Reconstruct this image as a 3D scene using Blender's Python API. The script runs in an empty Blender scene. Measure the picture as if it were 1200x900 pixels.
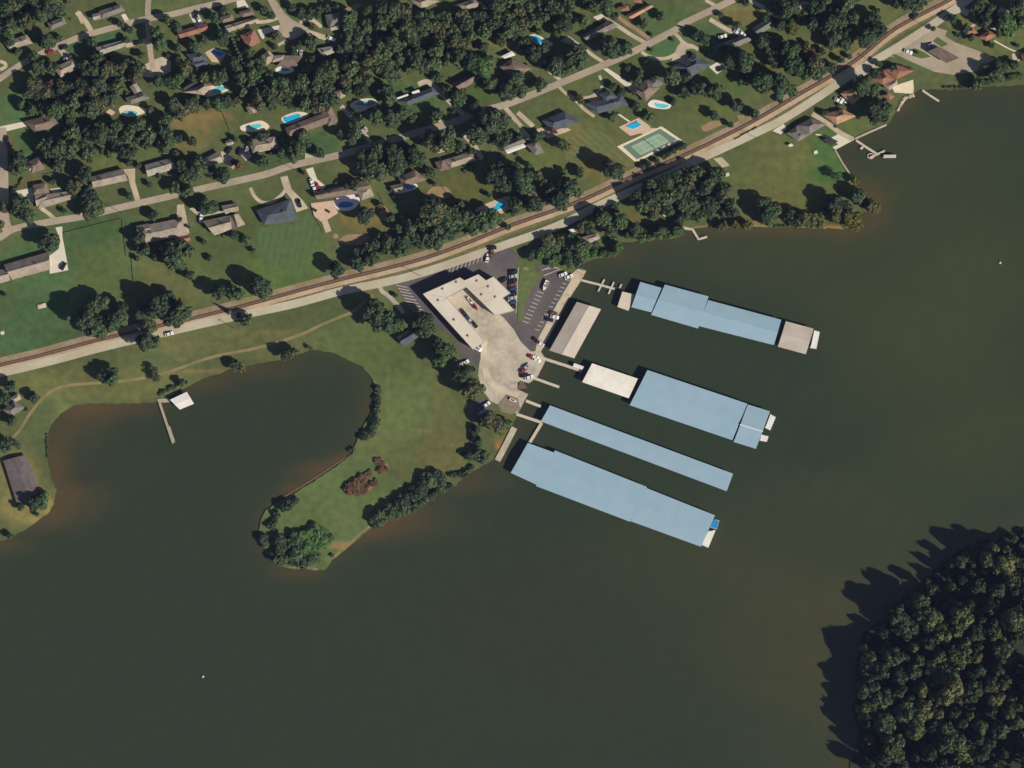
import bpy, bmesh, math, random
import numpy as np
from mathutils import Vector, Matrix
from mathutils.geometry import delaunay_2d_cdt
random.seed(7); RNG = np.random.default_rng(11)
S = 0.5                                   # metres per map unit (the plan below is drawn on a 1200 x 900 survey grid)
def W(x, y): return ((x-600.0)*S, (450.0-y)*S)
scene = bpy.context.scene
COL = scene.collection
# ------------------------------------------------------------------ camera, sky, sun, exposure
cam_d = bpy.data.cameras.new('camera'); cam = bpy.data.objects.new('camera', cam_d); COL.objects.link(cam)
cam.location = (0, 0, 2600); cam.rotation_euler = (0, 0, 0)
cam_d.sensor_width = 36; cam_d.lens = 36*2600/600.0
cam_d.clip_start = 10; cam_d.clip_end = 9000
scene.camera = cam
SUN_EL = math.radians(36); SUN_AZ = math.atan2(-0.49, 0.87)      # direction towards the sun in the ground plane
world = bpy.data.worlds.new('World'); scene.world = world; world.use_nodes = True
wn = world.node_tree.nodes; sky = wn.new('ShaderNodeTexSky'); sky.sky_type = 'NISHITA'; sky.sun_disc = False
sky.sun_elevation = SUN_EL; sky.sun_rotation = math.pi/2 - SUN_AZ
sky.air_density = 1.0; sky.dust_density = 0.6; sky.ozone_density = 1.0
world.node_tree.links.new(sky.outputs[0], wn['Background'].inputs[0]); wn['Background'].inputs[1].default_value = 0.052
sun_d = bpy.data.lights.new('sun', 'SUN'); sun_d.energy = 4.6; sun_d.angle = math.radians(0.5); sun_d.color = (1.0, 0.93, 0.82)
sun = bpy.data.objects.new('sun', sun_d); COL.objects.link(sun)
sd = Vector((math.cos(SUN_AZ)*math.cos(SUN_EL), math.sin(SUN_AZ)*math.cos(SUN_EL), math.sin(SUN_EL)))
sun.rotation_euler = sd.to_track_quat('Z', 'Y').to_euler()
scene.view_settings.view_transform = 'Standard'; scene.view_settings.look = 'None'
scene.view_settings.exposure = 0.28; scene.view_settings.gamma = 1; scene.view_settings.use_curve_mapping = False
# ------------------------------------------------------------------ helpers
def lin(r, g, b, k=1.0):
    f = lambda c: (c/255/12.92 if c/255 <= .04045 else ((c/255+.055)/1.055)**2.4)*k
    return (min(f(r), .9), min(f(g), .9), min(f(b), .9))
def px(t, x, y):                           # plan sheet t (origin and scale) to survey grid
    o = SHEET[t]; return (o[0]+x/o[2], o[1]+y/o[2])
SHEET = {'A':(0,0,6),'B':(200,0,6),'C':(400,0,6),'D':(600,0,6),'E':(800,0,6),'F':(1000,0,6),
 'G':(0,150,6),'H':(200,150,6),'I':(400,150,6),'J':(600,150,6),'K':(800,150,6),'L':(900,130,6),
 'M':(0,300,6),'N':(200,300,6),'O':(400,280,6),'P':(600,280,6),'Q':(520,400,6),'R':(0,430,4.285),
 'S':(280,480,3.75),'X':(940,580,3.1034),'d1':(700,320,4.2857),'d2':(660,410,4.444),'d3':(580,460,4),
 'w':(480,290,7.5),'v':(600,290,7.5),'u':(540,380,7.5),'0':(0,0,1)}
def P(t, *pts): return [px(t, x, y) for x, y in pts]
def PW(t, *pts): return [Vector(W(*px(t, x, y))) for x, y in pts]

MATS = {}
def mat(name, col, rough=0.85, var=0.18, scale=0.35, spec=0.25, metal=0.0, obj_rand=0.0, detail=5, col2=None, stripe=None, big=None, attr=None):
    if name in MATS: return MATS[name]
    m = bpy.data.materials.new(name); m.use_nodes = True; MATS[name] = m
    nt = m.node_tree; N = nt.nodes; L = nt.links; b = N['Principled BSDF']
    b.inputs['Roughness'].default_value = rough; b.inputs['Specular IOR Level'].default_value = spec; b.inputs['Metallic'].default_value = metal
    tc = N.new('ShaderNodeTexCoord'); geo = N.new('ShaderNodeNewGeometry')
    n1 = N.new('ShaderNodeTexNoise'); n1.inputs['Scale'].default_value = scale; n1.inputs['Detail'].default_value = detail
    L.new(geo.outputs['Position'], n1.inputs['Vector'])
    if attr:
        at = N.new('ShaderNodeAttribute'); at.attribute_name = attr; base = at.outputs['Color']
    else:
        rgb = N.new('ShaderNodeRGB'); rgb.outputs[0].default_value = (*col, 1); base = rgb.outputs[0]
    if col2 is not None:
        n2 = N.new('ShaderNodeTexNoise'); n2.inputs['Scale'].default_value = big or scale*.3; n2.inputs['Detail'].default_value = 3
        L.new(geo.outputs['Position'], n2.inputs['Vector'])
        rp = N.new('ShaderNodeValToRGB'); rp.color_ramp.elements[0].position = .42; rp.color_ramp.elements[1].position = .62
        L.new(n2.outputs['Fac'], rp.inputs[0])
        mx = N.new('ShaderNodeMixRGB'); L.new(rp.outputs[0], mx.inputs[0]); L.new(base, mx.inputs[1]); mx.inputs[2].default_value = (*col2, 1); base = mx.outputs[0]
    mr = N.new('ShaderNodeMapRange'); mr.inputs['From Min'].default_value = .25; mr.inputs['From Max'].default_value = .75
    mr.inputs['To Min'].default_value = 1-var; mr.inputs['To Max'].default_value = 1+var; L.new(n1.outputs['Fac'], mr.inputs['Value'])
    fac = mr.outputs[0]
    if obj_rand:
        oi = N.new('ShaderNodeObjectInfo'); r2 = N.new('ShaderNodeMapRange'); r2.inputs['To Min'].default_value = 1-obj_rand; r2.inputs['To Max'].default_value = 1+obj_rand
        L.new(oi.outputs['Random'], r2.inputs['Value']); mm = N.new('ShaderNodeMath'); mm.operation = 'MULTIPLY'; L.new(fac, mm.inputs[0]); L.new(r2.outputs[0], mm.inputs[1]); fac = mm.outputs[0]
    if stripe:                             # (direction angle, wavelength, amount): seams, corrugation, mowing
        w = N.new('ShaderNodeTexWave'); w.wave_type = 'BANDS'; w.bands_direction = 'X'; w.inputs['Scale'].default_value = 0.314/stripe[1]; w.inputs['Distortion'].default_value = stripe[3] if len(stripe) > 3 else 0
        mp = N.new('ShaderNodeMapping'); mp.inputs['Rotation'].default_value = (0, 0, stripe[0]); L.new(geo.outputs['Position'], mp.inputs[0]); L.new(mp.outputs[0], w.inputs[0])
        r3 = N.new('ShaderNodeMapRange'); r3.inputs['To Min'].default_value = 1-stripe[2]; r3.inputs['To Max'].default_value = 1+stripe[2]
        L.new(w.outputs['Fac'], r3.inputs['Value']); m3 = N.new('ShaderNodeMath'); m3.operation = 'MULTIPLY'; L.new(fac, m3.inputs[0]); L.new(r3.outputs[0], m3.inputs[1]); fac = m3.outputs[0]
    mul = N.new('ShaderNodeVectorMath'); mul.operation = 'SCALE'; L.new(base, mul.inputs[0]); L.new(fac, mul.inputs['Scale'])
    L.new(mul.outputs[0], b.inputs['Base Color'])
    return m

def link_mesh(name, bm, m, parent=None):
    me = bpy.data.meshes.new(name)
    if isinstance(bm, bmesh.types.BMesh): bm.to_mesh(me); bm.free()
    else: me.from_pydata(*bm); me.update()
    o = bpy.data.objects.new(name, me); COL.objects.link(o)
    for x in (m if isinstance(m, (list, tuple)) else [m]): me.materials.append(x)
    if parent is not None: o.parent = parent
    return o
def tag(o, label=None, cat=None, group=None, kind=None):
    if label: o['label'] = label
    if cat: o['category'] = cat
    if group: o['group'] = group
    if kind: o['kind'] = kind
    return o
LAND = []                                  # landmarks: (x, y, phrase)
def thing(name, label, cat, loc, rz=0, group=None, mark=False):
    o = bpy.data.objects.new(name, None); COL.objects.link(o); o.empty_display_size = .5
    o.location = loc; o.rotation_euler = (0, 0, rz); tag(o, label, cat, group)
    if mark: LAND.append((loc[0], loc[1], label))
    return o
def box(bm, c, s, rz=0, mi=0, bev=0):
    M = Matrix.Translation(c) @ Matrix.Rotation(rz, 4, 'Z') @ Matrix.Diagonal((s[0], s[1], s[2], 1))
    r = bmesh.ops.create_cube(bm, size=1, matrix=M)
    fs = {f for v in r['verts'] for f in v.link_faces}
    for f in fs: f.material_index = mi
    if bev: bmesh.ops.bevel(bm, geom=list({e for f in fs for e in f.edges}), offset=bev, segments=1, affect='EDGES')
def cyl(bm, a, b, r1, r2, n=7, mi=0):
    a = Vector(a); b = Vector(b); d = b-a
    M = Matrix.Translation((a+b)/2) @ d.to_track_quat('Z', 'Y').to_matrix().to_4x4()
    r = bmesh.ops.create_cone(bm, cap_ends=True, segments=n, radius1=r1, radius2=r2, depth=d.length, matrix=M)
    for f in {f for v in r['verts'] for f in v.link_faces}: f.material_index = mi
def slab(bm, pts, z0, z1, mi=0):           # extruded polygon, pts in metres
    a = sum(pts[i][0]*pts[(i+1) % len(pts)][1]-pts[(i+1) % len(pts)][0]*pts[i][1] for i in range(len(pts)))
    if a < 0: pts = pts[::-1]
    t = [bm.verts.new((p[0], p[1], z1)) for p in pts]; b = [bm.verts.new((p[0], p[1], z0)) for p in pts]
    n = len(pts); fs = [bm.faces.new(t), bm.faces.new(b[::-1])]
    for i in range(n): fs.append(bm.faces.new((b[i], b[(i+1) % n], t[(i+1) % n], t[i])))
    for f in fs: f.material_index = mi
    for f in fs[:2]: f.normal_update()
    bmesh.ops.triangulate(bm, faces=fs[:2], ngon_method='EAR_CLIP')
SUNNY = []                                 # points on the sun side of houses and pools, kept open
CLEAR = []                                 # (x, y, radius) where no wood tree is seeded
def clear(pts, rad):
    for p in pts: CLEAR.append((p[0], p[1], rad))
def smooth(pts, n=6, closed=False):
    out = []; k = len(pts)
    for i in range(k if closed else k-1):
        g = lambda j: Vector(pts[j % k]) if closed else Vector(pts[max(0, min(k-1, j))])
        p0, p1, p2, p3 = g(i-1), g(i), g(i+1), g(i+2)
        for s in range(n):
            t = s/n
            out.append(.5*((2*p1)+(p2-p0)*t+(2*p0-5*p1+4*p2-p3)*t*t+(3*p1-p0-3*p2+p3)*t**3))
    if not closed: out.append(Vector(pts[-1]))
    return out
ZC = {}
def ribbon_bm(bm, pts, w, z0, z1, mi=0):
    n = len(pts); rows = []
    for i in range(n):
        d = (pts[min(i+1, n-1)]-pts[max(i-1, 0)]).normalized(); nn = Vector((-d.y, d.x))*w/2
        a, b = pts[i]+nn, pts[i]-nn
        rows.append((bm.verts.new((a.x, a.y, z1)), bm.verts.new((b.x, b.y, z1)), bm.verts.new((a.x, a.y, z0)), bm.verts.new((b.x, b.y, z0))))
    for r, q in zip(rows, rows[1:]):
        for f in ((r[1], q[1], q[0], r[0]), (r[0], q[0], q[2], r[2]), (q[1], r[1], r[3], q[3]), (r[2], q[2], q[3], r[3])):
            bm.faces.new(f).material_index = mi
    bm.faces.new((rows[0][0], rows[0][2], rows[0][3], rows[0][1])).material_index = mi
    r = rows[-1]; bm.faces.new((r[1], r[3], r[2], r[0])).material_index = mi
def ribbon(name, t, pts, wpx, m, z, kind='structure', sm=True):
    p = PW(t, *pts); p = smooth(p) if sm and len(p) > 2 else p
    ZC[name] = ZC.get(name, 0)+1; z = z+(ZC[name] % 7)*.006
    bm = bmesh.new(); ribbon_bm(bm, p, wpx*S, -.05, z); o = link_mesh(name, bm, m); o['kind'] = kind
    q = p if len(p) > 8 else smooth(p, 8)
    clear(q, wpx*S*.5); return o
def patch(name, t, pts, m, z, kind='structure', cl=True):
    p = PW(t, *pts); ZC[name] = ZC.get(name, 0)+1; z = z+(ZC[name] % 7)*.006
    bm = bmesh.new(); slab(bm, p, -.05, z); o = link_mesh(name, bm, m); o['kind'] = kind
    if cl:
        c = sum(p, Vector((0, 0)))/len(p); clear([c]+[q.lerp(c, .35) for q in p], 2.0)
    return o
# ------------------------------------------------------------------ materials
K = 1.0
M_CONC = mat('concrete', lin(184,173,153), var=.13, scale=.45, col2=lin(162,151,134), big=.09)
M_ROAD = mat('worn_pale_asphalt', lin(166,151,131), var=.09, scale=.5, col2=lin(150,138,118), big=.05)
M_FOX = mat('pale_road', lin(182,173,150), var=.07, scale=.5, col2=lin(172,160,135), big=.05)
M_DRIVE = mat('driveway_concrete', lin(186,170,147), var=.09, scale=.3, col2=lin(170,154,130), big=.1)
M_WDRIVE = mat('white_concrete', lin(205,196,176), var=.06, scale=.3)
M_ASPH = mat('dark_asphalt', lin(98,90,88), var=.12, scale=.35, col2=lin(84,80,80), big=.05)
M_LINE = mat('white_paint', (.50,.47,.43), var=.15, scale=.8)
M_DIRT = mat('dirt', lin(150,122,94), var=.16, scale=.3, col2=lin(140,118,82), big=.12)
M_PATH = mat('worn_dirt_path', lin(140,122,86), var=.14, scale=.4, col2=lin(118,112,72), big=.1)
M_BALL = mat('ballast', lin(146,128,104), var=.18, scale=.5, col2=lin(132,116,82), big=.07)
M_BED = mat('dark_track_bed', lin(110,86,73), var=.22, scale=.8)
M_STEEL = mat('rusty_steel', (.16,.10,.08), rough=.5, metal=.6)
M_GRASS = mat('grass', (0,0,0), var=.22, scale=.22, spec=.1, attr='tint', detail=8, rough=.95)
M_BANK = mat('bank_soil', lin(140,95,60), var=.2)
M_TERRA = mat('terracotta_paving', lin(190,112,80), var=.15, scale=.6)
M_PEACH = mat('peach_paving', lin(196,168,142), var=.1, scale=.5)
M_PALED = mat('pale_pool_paving', lin(216,200,172), var=.06, scale=.5)
M_AQUA = mat('aqua_pool_water', lin(95,190,190), rough=.12, var=.08, scale=.25, spec=.4)
M_TEAL = mat('teal_pool_water', lin(70,150,150), rough=.12, var=.1, scale=.25, spec=.4)
M_POOLB = mat('blue_pool_water', lin(45,130,200), rough=.12, var=.07, scale=.25, spec=.4)
M_CYAN = mat('bright_blue_pool_water', lin(40,165,205), rough=.12, var=.07, scale=.25, spec=.4)
M_WHITE = mat('white_painted_metal', (.74,.71,.66), rough=.5, var=.05, scale=.3, col2=(.66,.62,.56), big=.15)
M_MROOF = mat('beige_metal_roof', lin(200,187,168), rough=.55, var=.05, scale=.2, col2=lin(188,174,154), big=.06)
M_MROOF2 = mat('pinkish_beige_metal_roof', lin(184,172,158), rough=.55, var=.05, scale=.3, col2=lin(174,161,147), big=.1)
M_BLUE = mat('pale_blue_metal_roof', lin(139,166,178), rough=.5, var=.05, scale=.15, col2=lin(143,166,180), big=.03)
M_DECK = mat('weathered_dock_planks', lin(164,150,128), var=.14, scale=.9)
M_PALEDOCK = mat('pale_dock_planks', lin(190,178,156), var=.10, scale=.9)
M_POST = mat('wood_post', (.12,.085,.06))
M_WOODPOLE = mat('pole_wood', (.15,.125,.09))
M_GLASS = mat('window_glass', (.02,.025,.03), rough=.1, spec=.6)
M_DOOR = mat('door_paint', (.2,.08,.05))
M_BRICK = mat('brick_wall', (.24,.13,.09), var=.2, scale=1.5)
M_SIDING = mat('pale_siding', (.52,.48,.42), var=.08)
M_FOUND = mat('marina_wall', (.5,.47,.42))
M_TRUNK = mat('bark', (.07,.052,.038), var=.3, scale=2)
M_TYRE = mat('tyre_rubber', (.015,.015,.016))
M_RIM = mat('wheel_rim', (.4,.4,.42), rough=.35, metal=.7)
M_LAMPG = mat('headlight_lens', (.7,.7,.68), rough=.2)
M_COURT = mat('green_court_surface', lin(96,122,98), var=.06, scale=.4)
M_COURT2 = mat('pale_green_court_surface', lin(132,160,130), var=.06, scale=.4)
M_ROCK = mat('rock', lin(176,160,138), var=.25, scale=.8, obj_rand=.2)
M_DRAB = mat('dark_canvas', (.04,.05,.07))
def shingle(name, c, c2=None): return mat(name, lin(*c), rough=.92, var=.13, scale=.9, spec=.12, col2=lin(*(c2 or [x*.88 for x in c])), big=.25)
RF = {'tan':shingle('tan_shingles',(160,147,128)),'grey':shingle('grey_shingles',(122,117,110)),'slate':shingle('slate_shingles',(84,90,97)),
 'brown':shingle('brown_shingles',(126,110,97)),'red':shingle('red_brown_shingles',(150,106,88)),'pink':shingle('pinkish_shingles',(156,142,128)),
 'lgrey':shingle('pale_grey_shingles',(160,154,140)),'green':shingle('green_grey_shingles',(112,118,104)),'orange':shingle('orange_tan_shingles',(172,136,106)),
 'charcoal':shingle('charcoal_roofing',(104,95,93),(92,85,84)),'dark':shingle('dark_shingles',(66,62,60)),'white':M_WHITE}
# ------------------------------------------------------------------ land, shore and water
MAIN = P('0',(-700,760),(-100,672),(0,634),(14,629.5),(35,617),(55,603),(63,591),(66.5,575),(59.5,558),(56,542),(54.5,525),(56,512),(59.5,498),(70,485),(86,475.5),(105,472),(131,473),(155,472.5),(173,472),(190,470),(204,462),(214,456),(224,451),(233,446),(245,441),(260,437),(267,433),(293,428),(323,423),(350,415),(367,410),(385,412),(405,420),(425,430),(437,445),(441,465),(437,480),(433,488),(419,512),(413,532),(397,544),(379,557),(360,569),(344,579),(330,586),(320,592),(311,598),(307,606),(304,618),(305,630),(312,650),(320,659),(331,664),(345,668),(357,667),(370,669),(381,668),(386,662),(389,656),(400,648),(413,637),(425,626),(437,617),(452,611),(467,605),(488,595),(505,583),(517,577),(531,571),(547,557),(562,548),(579,538),(583,541),(606,502.5),(600,499),(607,485),(620,462),(606,456),(609,447),(620,450),(630,442),(640,422),(633,413),(667,350),(682,327),(687,317),(675,311),(693,305),(707,302),(725,297),(720,291),(727,284),(750,283),(775,281),(798,277),(800,271),(815,267.5),(830,266),(863,265),(883,265),(905,267),(923,266),(950,267),(975,267.5),(986,269),(998,262),(1004,254),(1007,250),(1018,248),(1028,244),(1022,238),(1015,232),(1004,222),(998,208),(990,195),(978,176),(1001.7,162.5),(1038,147),(1044,141),(1051,130),(1058,117),(1070,111),(1078,105),(1100,105),(1117,105),(1147,102),(1200,99),(1320,90),(2600,60),(2600,-1500),(-700,-1500))
EAST = P('0',(1020,1500),(996,896),(1008,863),(998,829),(1010,806),(1002,783),(1009,759),(1010,743),(1022,733),(1038,724),(1052,713),(1058,699),(1074,687),(1088,675),(1102,661),(1122,646),(1144,634),(1170,631),(1194,621),(1292,581),(2600,300),(2600,1500))
def rough_edge(pts, amp=.5):
    out = []
    for i in range(len(pts)):
        a = Vector(W(*pts[i])); b = Vector(W(*pts[(i+1) % len(pts)])); L = (b-a).length
        n = max(1, int(L/2.0)) if L < 120 else 1
        for k in range(n):
            p = a.lerp(b, k/n)
            out.append(p+(Vector((random.uniform(-1, 1), random.uniform(-1, 1)))*amp if k and n < 40 else Vector((0, 0))))
    return out
# grass tints: (x, y, rx, ry, rgb as it looks in sun, strength)
G0 = (84, 93, 60)
TINTS = [(90,330,110,75,(74,96,62),1),(40,385,80,40,(70,93,60),.9),(120,320,40,45,(84,98,58),.7),(190,345,50,60,(96,98,62),.8),(330,310,60,40,(80,100,58),.9),(230,300,50,40,(78,92,56),.6),
 (310,325,40,30,(86,104,58),.6),(110,265,35,25,(72,94,58),.9),(480,500,90,70,(92,100,62),.8),(400,600,90,70,(86,102,62),.9),(480,470,40,50,(86,100,60),.6),(520,530,30,35,(98,98,62),.8),
 (440,400,70,50,(86,100,60),.7),(250,400,120,25,(96,100,64),.8),(120,450,120,26,(98,102,62),.8),(75,520,16,60,(98,108,62),1),(30,590,40,30,(126,118,72),.8),(20,560,30,40,(110,106,68),.8),
 (930,205,75,55,(92,98,58),1),(985,185,40,40,(70,98,56),.9),(900,240,40,20,(98,92,60),.6),(700,180,60,40,(104,100,60),.9),(640,195,40,30,(84,96,56),.7),(730,150,40,30,(80,92,56),.6),
 (240,140,40,16,(112,102,64),1),(220,165,30,14,(106,98,62),.8),(30,130,40,25,(70,98,60),.9),(45,170,30,18,(70,94,58),.9),(45,225,30,18,(100,96,62),.8),(130,190,28,14,(92,100,58),.7),(265,150,20,12,(80,96,58),.6),
 (470,115,40,20,(66,94,54),.9),(560,110,30,16,(76,96,56),.8),(500,135,40,14,(74,94,54),.8),(350,175,60,20,(60,84,54),.8),(440,195,50,20,(98,96,60),.7),(430,255,40,20,(104,98,60),.8),(470,230,24,18,(72,90,54),.8),(545,225,45,20,(92,94,56),.8),
 (690,110,40,24,(84,94,56),.8),(620,40,20,14,(72,88,54),.7),(775,25,40,20,(74,92,56),.8),(780,55,30,15,(70,96,60),.9),(870,20,30,18,(104,100,64),.9),(830,40,20,14,(70,92,58),.8),(850,95,40,20,(74,92,54),.9),(900,80,40,30,(94,96,58),.8),(830,125,50,22,(86,94,56),.9),
 (770,90,40,20,(92,98,60),.7),(790,110,30,16,(82,94,56),.7),(960,55,40,15,(98,98,60),.8),(1030,20,30,18,(88,94,58),.8),(1130,25,20,14,(98,104,62),.9),(1170,50,40,30,(90,98,60),.8),(1190,20,30,20,(92,98,60),.6),(1005,152,25,12,(84,94,56),.8),
 (360,15,40,12,(76,94,56),.9),(420,15,25,15,(92,98,58),.8),(290,60,30,20,(84,92,56),.7),(310,85,20,14,(92,98,60),.8),(415,60,25,8,(100,100,62),.8),(590,48,20,10,(100,98,62),.8),(250,35,30,14,(72,92,58),.8),(100,55,25,8,(64,92,58),.8),(130,45,30,10,(62,90,58),.8),
 (615,345,14,40,(84,100,54),1),(735,255,30,8,(100,98,60),.8),(455,330,40,20,(94,98,60),.7),(590,500,12,40,(92,96,56),.8),(585,520,8,10,(150,110,70),.7),(420,262,30,12,(112,100,66),.5),(300,250,70,30,(78,90,54),.6),(280,195,40,12,(70,86,52),.6)]
DIRTS = [(430,640,45,5,(148,116,78),.7),(400,656,12,6,(150,118,80),.8),(955,267,45,3,(150,120,80),.8),(870,265,50,3,(150,120,80),.7),(250,435,40,4,(120,108,70),.7),(1000,212,6,30,(130,120,72),.6),(545,288,28,6,(160,124,90),.5),(500,505,26,2.2,(112,108,72),.8),(540,520,30,2,(114,108,72),.7),(470,560,2.5,40,(104,106,68),.6),(440,590,30,2,(100,104,66),.6),(455,450,3,45,(106,106,68),.5),(150,360,60,2.0,(88,100,62),.6),(60,388,60,1.6,(74,84,54),.7),(910,225,2.2,30,(106,102,64),.7),(930,190,40,10,(102,104,62),.5),(330,390,70,1.8,(110,106,70),.6),(230,402,60,1.6,(112,108,70),.5),(400,610,20,14,(94,104,64),.7),(520,470,16,30,(96,98,62),.6)]
def fields(xy):
    gx, gy = xy[:, 0]/S+600, 450-xy[:, 1]/S
    col = np.tile(np.array(lin(*G0)), (len(xy), 1)); ph = RNG.uniform(0, 6.28, 12)
    wob = (np.sin(gx*.11+ph[0])+np.sin(gy*.13+ph[1])+np.sin((gx+gy)*.061+ph[2])+np.sin((gx-gy)*.19+ph[3]))*.09
    for x, y, rx, ry, c, a in TINTS+DIRTS:
        d = np.sqrt(((gx-x)/rx)**2+((gy-y)/ry)**2)+wob
        w = (np.clip((1.15-d)/.5, 0, 1)*a)[:, None]; w = w*w*(3-2*w); col = col*(1-w)+np.array(lin(*c))*w
    f = gx*.0; f2 = (np.sin(gx*.031+ph[4]+np.sin(gy*.05+ph[5])*1.5)+np.sin(gy*.043+ph[6]+np.sin(gx*.037+ph[7])*1.5))*.06
    col = col*(1+f2[:, None]); col = col*np.array([1.12, 1.08, 1.06])-np.array([.006, .006, .007]); return np.clip(col, .005, 1)
def shore_dist(q, segs):
    out = np.full(len(q), 1e9)
    for k in range(0, len(q), 4000):
        d = ((q[k:k+4000, None, :]-segs[None, :, :])**2).sum(2); out[k:k+4000] = np.sqrt(d.min(1))
    return out
EDGES = {}
def land(name, pts, amp, step, only_box):
    e = rough_edge(pts, amp); EDGES[name] = np.array([(p.x, p.y) for p in e])
    x0, x1, y0, y1 = only_box
    g = [(x+random.uniform(-.3, .3)*step, y+random.uniform(-.3, .3)*step) for x in np.arange(x0, x1, step) for y in np.arange(y0, y1, step)]
    g += [(x, y) for x in np.arange(-340, 1300, 60) for y in np.arange(-520, 970, 60) if not (x0-20 < x < x1+20 and y0-20 < y < y1+20)]
    co = [Vector(p) for p in e]+[Vector(p) for p in g]; n = len(e)
    v, _, f, *_ = delaunay_2d_cdt(co, [(i, (i+1) % n) for i in range(n)], [], 1, 1e-4)
    vv = np.array([(p.x, p.y) for p in v]); col = fields(vv)
    if name == 'east_ground': col = np.tile(np.array(lin(50, 54, 40)), (len(vv), 1))
    d = np.zeros(len(vv)); me = bpy.data.meshes.new(name)
    faces = [tuple(t) if (v[t[1]]-v[t[0]]).cross(v[t[2]]-v[t[0]]) > 0 else tuple(t)[::-1] for t in f]
    verts = [(p.x, p.y, 0.0) for p in v]
    # bank below the shoreline
    from collections import Counter
    ec = Counter(); dirn = {}
    for t in faces:
        for i in range(len(t)):
            a, b = t[i], t[(i+1) % len(t)]; ec[frozenset((a, b))] += 1; dirn[frozenset((a, b))] = (a, b)
    low = {}; ncol = len(verts)
    for k, c in ec.items():
        if c == 1:
            a, b = dirn[k]
            for q in (a, b):
                if q not in low: low[q] = len(verts); verts.append((verts[q][0], verts[q][1], -1.6))
            faces.append((b, a, low[a], low[b]))
    me.from_pydata(verts, [], faces); me.update()
    ca = me.color_attributes.new('tint', 'FLOAT_COLOR', 'POINT')
    full = np.ones((len(verts), 4)); full[:ncol, :3] = col; full[ncol:, :3] = lin(120, 90, 58); ca.data.foreach_set('color', full.ravel())
    me.materials.append(M_GRASS); o = bpy.data.objects.new(name, me); COL.objects.link(o); o['kind'] = 'structure'; return o
land('ground', MAIN, .45, 1.8, (-310, 310, -115, 235))
land('east_ground', EAST, .5, 4, (200, 310, -235, -90))
SH = np.vstack([EDGES['ground'], EDGES['east_ground']])
SH = SH[(abs(SH[:, 0]) < 420) & (abs(SH[:, 1]) < 330)]
PLUMES = [(95,500,45,50,.75),(95,585,55,30,.95),(60,610,60,22,.7),(115,478,70,14,.75),(70,545,18,30,.7),(385,550,55,14,.9),(400,538,22,10,.9),(350,572,25,8,.8),(480,615,110,26,.65),(440,620,40,16,.5),(560,570,60,14,.4),(1020,235,26,22,.6),(1010,265,50,22,.45),(1050,120,40,16,.5),(890,270,120,8,.4),(300,435,70,14,.35),(240,450,40,12,.45),(428,480,14,30,.3),(0,640,60,14,.6),(730,300,30,14,.3),(345,672,40,10,.45),(150,560,60,40,.25)]
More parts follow.
